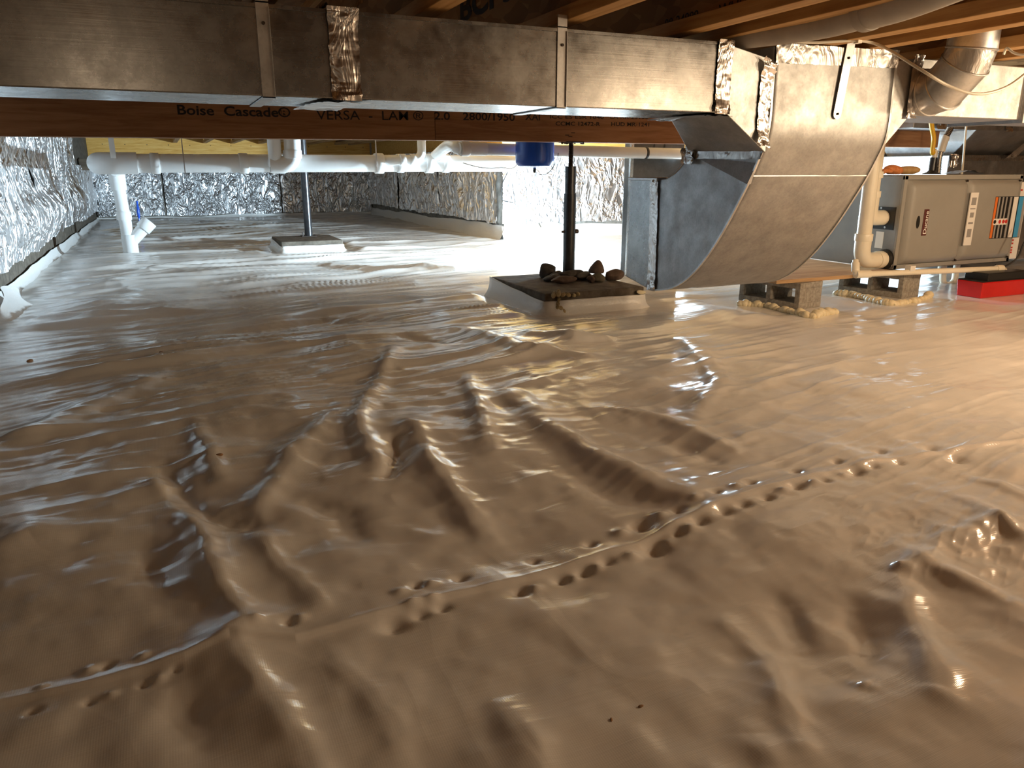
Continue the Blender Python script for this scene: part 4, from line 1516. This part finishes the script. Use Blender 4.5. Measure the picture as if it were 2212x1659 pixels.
POX, POY = 2.105, 3.885
post = thing('steel_post', 'black adjustable steel jack post under the beam beside the rocks', 'post', (POX, POY, PZ))
b = MB()
b.tube([(POX, POY, PZ + 0.008), (POX, POY, 0.575)], 0.0345, 28)
b.build('lower_tube', 'black_steel', post)
b = MB()
b.tube([(POX, POY, 0.57), (POX, POY, 0.722)], 0.0305, 28)
b.build('inner_tube', 'black_steel', post)
b = MB()
N = 60
b.tube([(POX, POY, 0.72 + (0.853 - 0.72) * i / N) for i in range(N + 1)], [0.0125 if i % 2 else 0.0145 for i in range(N + 1)], 14)
b.build('screw_jack', 'rust_steel', post)
b = MB()
b.box(POX - 0.06, POX + 0.06, POY - 0.045, POY + 0.045, PZ, PZ + 0.008)
b.build('base_plate', 'rust_steel', post, 0.001)
b = MB()
b.box(POX - 0.055, POX + 0.055, BY0 - 0.002, BY1 + 0.002, 0.846, 0.853)
for q in range(14):
    b.blob((POX + rg.uniform(-.08, .09), BY0 + 0.01 + rg.uniform(0, .05), 0.846), (rg.uniform(.004, .009),) * 3, q, 0.5)
b.build('top_plate', 'rust_steel', post)
b = MB()
pz_ = ony(1237, 500, POY).z
b.tube([(POX - 0.048, POY, pz_), (POX + 0.055, POY, pz_)], 0.007, 12)
b.lathe((POX + 0.055, POY, pz_), [(0.012, -0.02), (0.013, -0.012), (0.012, 0)], 14, 'x')
b.build('lock_pin', 'rust_steel', post)

q0 = onz(667, 510, 0.095)
post2 = thing('steel_post', 'thin shiny black steel post on the small far footing behind the drain pipe', 'post', (q0.x, q0.y, 0.095))
b = MB()
b.tube([(q0.x, q0.y, 0.1), (q0.x, q0.y, 1.085)], 0.036, 24)
b.build('tube', 'black_steel', post2)
b = MB()
b.box(q0.x - 0.07, q0.x + 0.07, q0.y - 0.06, q0.y + 0.06, 0.095, 0.101)
b.build('base_plate', 'rust_steel', post2)
b = MB()
b.tube([(q0.x - 0.055, q0.y, 0.1), (q0.x - 0.055, q0.y, 0.135)], 0.006, 8)
b.build('anchor_bolt', 'rust_steel', post2)
b = MB()
b.tube([(q0.x - 0.05, q0.y, 0.42), (q0.x + 0.05, q0.y, 0.42)], 0.006, 8)
b.build('lock_pin', 'rust_steel', post2)

ROCKS = [  # px, py of base centre, half sizes, material, label
    (1182, 600, (.050, .040, .040), 'stone_a', 'dark angular rock at the left end of the pile on the footing', 0.35),
    (1192, 607, (.055, .045, .024), 'stone_a', 'grey rock leaning under the leftmost rock on the footing', 0.3),
    (1215, 612, (.085, .030, .020), 'stone_b', 'long flat reddish rock at the front of the pile on the footing', 0.2),
    (1236, 604, (.080, .040, .030), 'stone_a', 'long rounded grey rock in front of the black post base', 0.15),
    (1205, 603, (.045, .035, .026), 'stone_c', 'small olive rock between the long rocks left of the post', 0.3),
    (1262, 605, (.045, .035, .025), 'stone_a', 'dark low rock right of the post base', 0.35),
    (1276, 611, (.022, .022, .022), 'stone_b', 'small reddish pebble in front of the pointed rock', 0.3),
    (1291, 609, (.042, .034, .026), 'stone_c', 'olive rock supporting the pointed reddish rock', 0.25),
    (1326, 605, (.050, .040, .032), 'stone_b', 'rounded dark red rock alone at the right end of the footing', 0.2),
]
for i, (px_, py_, r, m, lab, ro) in enumerate(ROCKS):
    c = onz(px_, py_, PZ)
    b = MB()
    b.blob((c.x, c.y, PZ + r[2] * 0.85), r, 100 + i * 7, ro * 1.3, 0.15 * (i % 3) - 0.15, 3, flat=PZ, cuts=8)
    tag(b.build('rock', m), lab, 'rock', 'rocks on the near footing')
c = onz(1290, 606, PZ)
b = MB()
b.lathe((c.x - 0.002, c.y, PZ + 0.044), [(0.040, 0), (0.043, 0.012), (0.036, 0.032), (0.022, 0.055), (0.010, 0.068), (0.003, 0.071)], 11)
b.v = [(x + 0.006 * math.sin(40 * z + 3 * y), y + 0.004 * math.cos(50 * x), z) for x, y, z in b.v]
tag(b.build('rock', 'stone_b'), 'pointed reddish rock standing on the olive rock right of the post', 'rock', 'rocks on the near footing')

# ================================================================== PLUMBING
MY, MZ, MR = 5.40, 0.725, 0.057
zc_ = lambda px, y=MY: ony(px, 353 - (px - 240) * 0.004, y)
m0, m1 = ony(250, 353, MY), ony(1112, 353, MY)
drain = thing('drain_pipe', 'long white main drain pipe hung below the beam across the back', 'pipe', (1.2, MY, MZ))
b = MB()
b.tube([m0, m1], MR, 32)
b.build('pipe_length', 'pvc', drain)
axm = (m1 - m0).normalized()
for px_, L, k in ((335, 0.05, 1.12), (526, 0.055, 1.14), (600, 0.09, 1.13), (818, 0.06, 1.2), (864, 0.05, 1.12), (926, 0.06, 1.18), (962, 0.05, 1.14)):
    t_ = (ony(px_, 353, MY).x - m0.x) / (m1.x - m0.x)
    pvc_coupling(m0 + (m1 - m0) * t_, axm, MR * k, L, drain, 'pvc')
# left end elbow turning back and the drop with a wye
W0 = onz(278, 533, 0.0)
dx_, dy_ = -0.315, 7.35
b = MB()
elbow_run(b, [m0 + axm * 0.12, (m0.x - 0.10, MY, m0.z), (m0.x - 0.10, MY + 0.25, m0.z)], MR * 1.15, 0.11, 28)
b.build('elbow', 'pvc', drain)
b = MB()
b.tube([(m0.x - 0.10, MY + 0.2, m0.z), (dx_, dy_ - 0.1, m0.z - 0.02)], MR, 28)
b.build('pipe_length', 'pvc', drain)
b = MB()
elbow_run(b, [(dx_ - 0.005, dy_ - 0.2, m0.z - 0.018), (dx_, dy_, m0.z - 0.02), (dx_ + 0.0, dy_, m0.z - 0.2)], MR * 1.12, 0.12, 28)
b.build('elbow', 'pvc', drain)
b = MB()
b.tube([(dx_, dy_, m0.z - 0.15), (dx_ + 0.03, dy_ + 0.02, -0.03)], 0.050, 28)
b.build('drop_pipe', 'pvc', drain)
b = MB()
b.tube([(dx_ + 0.028, dy_, 0.10), (dx_ + 0.19, dy_ + 0.02, 0.26)], 0.052, 28)
b.build('wye_branch', 'pvc', drain)
pvc_coupling((dx_ + 0.175, dy_ + 0.02, 0.245), (0.16, 0.02, 0.16), 0.064, 0.09, drain, 'pvc')
pvc_coupling((dx_ + 0.03, dy_, 0.09), (0.0, 0, 1), 0.062, 0.16, drain, 'pvc')
pvc_coupling((dx_ + 0.012, dy_, 0.33), (0.0, 0, 1), 0.060, 0.07, drain, 'pvc')
# P trap joining from above
ta, tb_ = ony(633, 300, MY - 0.12), ony(633, 352, MY - 0.12)
b = MB()
elbow_run(b, [(ta.x, MY - 0.12, 1.09), (tb_.x, MY - 0.12, m0.z - 0.005), (tb_.x - 0.14, MY - 0.10, m0.z - 0.005)], 0.053, 0.11, 26)
b.build('drop_elbow', 'pvc', drain)
b = MB()
elbow_run(b, [(tb_.x - 0.11, MY - 0.12, 1.09), (tb_.x - 0.11, MY - 0.12, m0.z + 0.02), (tb_.x - 0.11, MY - 0.02, m0.z)], 0.042, 0.08, 22)
b.build('drop_elbow', 'pvc', drain)
pvc_coupling((tb_.x, MY - 0.12, 0.80), (0, 0, 1), 0.060, 0.05, drain, 'pvc')
# small branch trap
s0_ = ony(911, 330, MY - 0.09)
b = MB()
elbow_run(b, [(s0_.x, MY - 0.09, 1.09), (s0_.x, MY - 0.09, ony(905, 343, MY).z), (s0_.x - 0.15, MY - 0.09, ony(880, 347, MY).z), (s0_.x - 0.26, MY - 0.02, ony(860, 349, MY).z)], 0.030, 0.06, 20)
b.build('branch_trap', 'pvc', drain)
for fx in (0.07, 0.14):
    pvc_coupling((s0_.x - fx, MY - 0.09, ony(890, 345, MY).z), (1, 0, 0.02), 0.037, 0.035, drain, 'pvc')
# hangers
for px_, w in ((248, 0.030), (397, 0.006), (581, 0.008), (808, 0.008)):
    p = ony(px_, 353, MY)
    b = MB()
    b.box(p.x - w / 2, p.x + w / 2, MY - MR * 1.22, MY - MR * 1.22 + 0.002, p.z - MR if w < 0.02 else p.z + 0.03, TOP)
    b.build('hanger_strap', 'galv_bright' if w < 0.02 else 'white_label', drain)
# blue plug by the wye
bp = ony(297, 445, 8.6)
b = MB()
b.lathe((bp.x, 8.6, bp.z - 0.12), [(0.010, 0), (0.014, 0.04), (0.014, 0.10), (0.008, 0.12)], 12)
b.lathe((bp.x, 8.6, bp.z - 0.001), [(0.009, 0), (0.009, 0.05)], 10)
b.tube([(bp.x, 8.6, bp.z - 0.30), (bp.x, 8.6, bp.z - 0.119)], 0.007, 8)
tag(b.build('test_stub', 'blue'), 'small blue capped water stub behind the white wye fitting', 'pipe stub')

# upper branch pipe running right to the return box
p2 = thing('branch_pipe', 'grey white branch pipe running right behind the blue tank to the elbow', 'pipe', (2.8, 4.3, 0.8))
b0, b1_ = ony(992, 321, 4.34), ony(1500, 333, 4.34)
b = MB()
b.tube([b0, b1_], 0.035, 24)
b.build('pipe_length', 'pvc_grey', p2)
e0 = ony(940, 338, MY - 0.02)
b = MB()
elbow_run(b, [e0, ony(962, 318, 5.2), ony(976, 312, 4.7), b0, b0 + (b1_ - b0) * 0.1], 0.038, 0.10, 22)
b.build('wye_elbow', 'pvc', p2)
pvc_coupling(b0 + (b1_ - b0) * 0.02, b1_ - b0, 0.043, 0.05, p2, 'pvc')
pk = b0 + (b1_ - b0) * ((1382 - 992) / 508.0)
pvc_coupling(pk, b1_ - b0, 0.038, 0.018, p2, 'black', 'rubber_band')
for dxx in (0.07, 0.15):
    b = MB()
    b.tube([pk + Vector((dxx, 0.01, 0.03)), pk + Vector((dxx + 0.03, 0.01, 0.28))], 0.008, 8)
    b.build('hanger_strap', 'black_steel', p2)

# blue expansion tank
tc = ony(1155, 350, 4.085)
tk = thing('expansion_tank', 'small blue pressure tank hanging behind the beam left of the black post', 'tank', (tc.x, 4.085, 0.68))
zb_ = ony(1155, 364, 4.085).z
b = MB()
b.lathe((tc.x, 4.085, zb_), [(0.012, 0), (0.06, 0.004), (0.095, 0.014), (0.108, 0.03), (0.111, 0.05), (0.111, 0.26), (0.106, 0.285), (0.08, 0.31), (0.02, 0.325)], 36)
b.build('tank_body', 'blue', tk)
b = MB()
b.lathe((tc.x, 4.085, zb_ - 0.024), [(0.006, 0), (0.009, 0.006), (0.009, 0.024)], 12)
b.build('air_valve', 'black', tk)
b = MB()
b.tube([(tc.x, 4.085, zb_ + 0.32), (tc.x, 4.085, 1.09)], 0.012, 12)
b.build('nipple', 'rust_steel', tk)
# loose wires and stick
wv_ = [ony(x, y, 4.5) for x, y in ((1128, 240), (1118, 352), (1080, 362), (1040, 362), (1000, 352))]
b = MB()
b.tube(spline(wv_, 8), 0.003, 8)
tag(b.build('cable', 'cable_white'), 'thin pale wire hanging left of the blue tank', 'cable')
wv_ = [ony(x, y, 4.3) for x, y in ((1150, 368), (1172, 378), (1190, 368), (1203, 345), (1206, 330))]
b = MB()
b.tube(spline(wv_, 8), 0.0022, 8)
tag(b.build('cable', 'cable_black'), 'thin dark wire looping below the blue tank', 'cable')
wv_ = [ony(x, y, 7.275) for x, y in ((1104, 320), (1100, 362), (1086, 395), (1083, 425), (1090, 434), (1108, 437))]
b = MB()
b.tube(spline(wv_, 8), 0.005, 8)
tag(b.build('cable', 'cable_black'), 'black wire curling down the foil corner of the far wall', 'cable')
s0_, s1_ = onz(1205, 517, 0.01), ony(1139, 410, 7.2)
b = MB()
b.tube([s0_, s0_.lerp(s1_, 0.55), s1_], [0.006, 0.007, 0.005], 8)
k_ = s0_.lerp(s1_, 0.58)
b.tube([k_, k_ + Vector((-0.07, 0.0, 0.07))], [0.006, 0.003], 8)
tag(b.build('stick', 'straw'), 'thin straight stick leaning against the bright far foil wall', 'stick')

# small debris on the liner
for i, (px_, py_, r) in enumerate(((477, 1003, .005), (66, 780, .008), (352, 785, .008), (1385, 1521, .0025), (1320, 1553, .002))):
    p = onz(px_, py_, 0)
    b = MB()
    b.blob((p.x, p.y, fh(p.x, p.y) + r * 0.4), (r * 1.6, r, r * 0.6), i + 300, 0.4, i)
    tag(b.build('dirt_crumb', 'mud'), ['dark crumb on the liner in the left middle', 'dirt crumb on the liner near the left edge', 'dirt crumb on a dark fold left of centre', 'tiny crumb on the near liner right of centre', 'tiny crumb on the near liner below the seam'][i], 'dirt', 'crumbs on the liner')
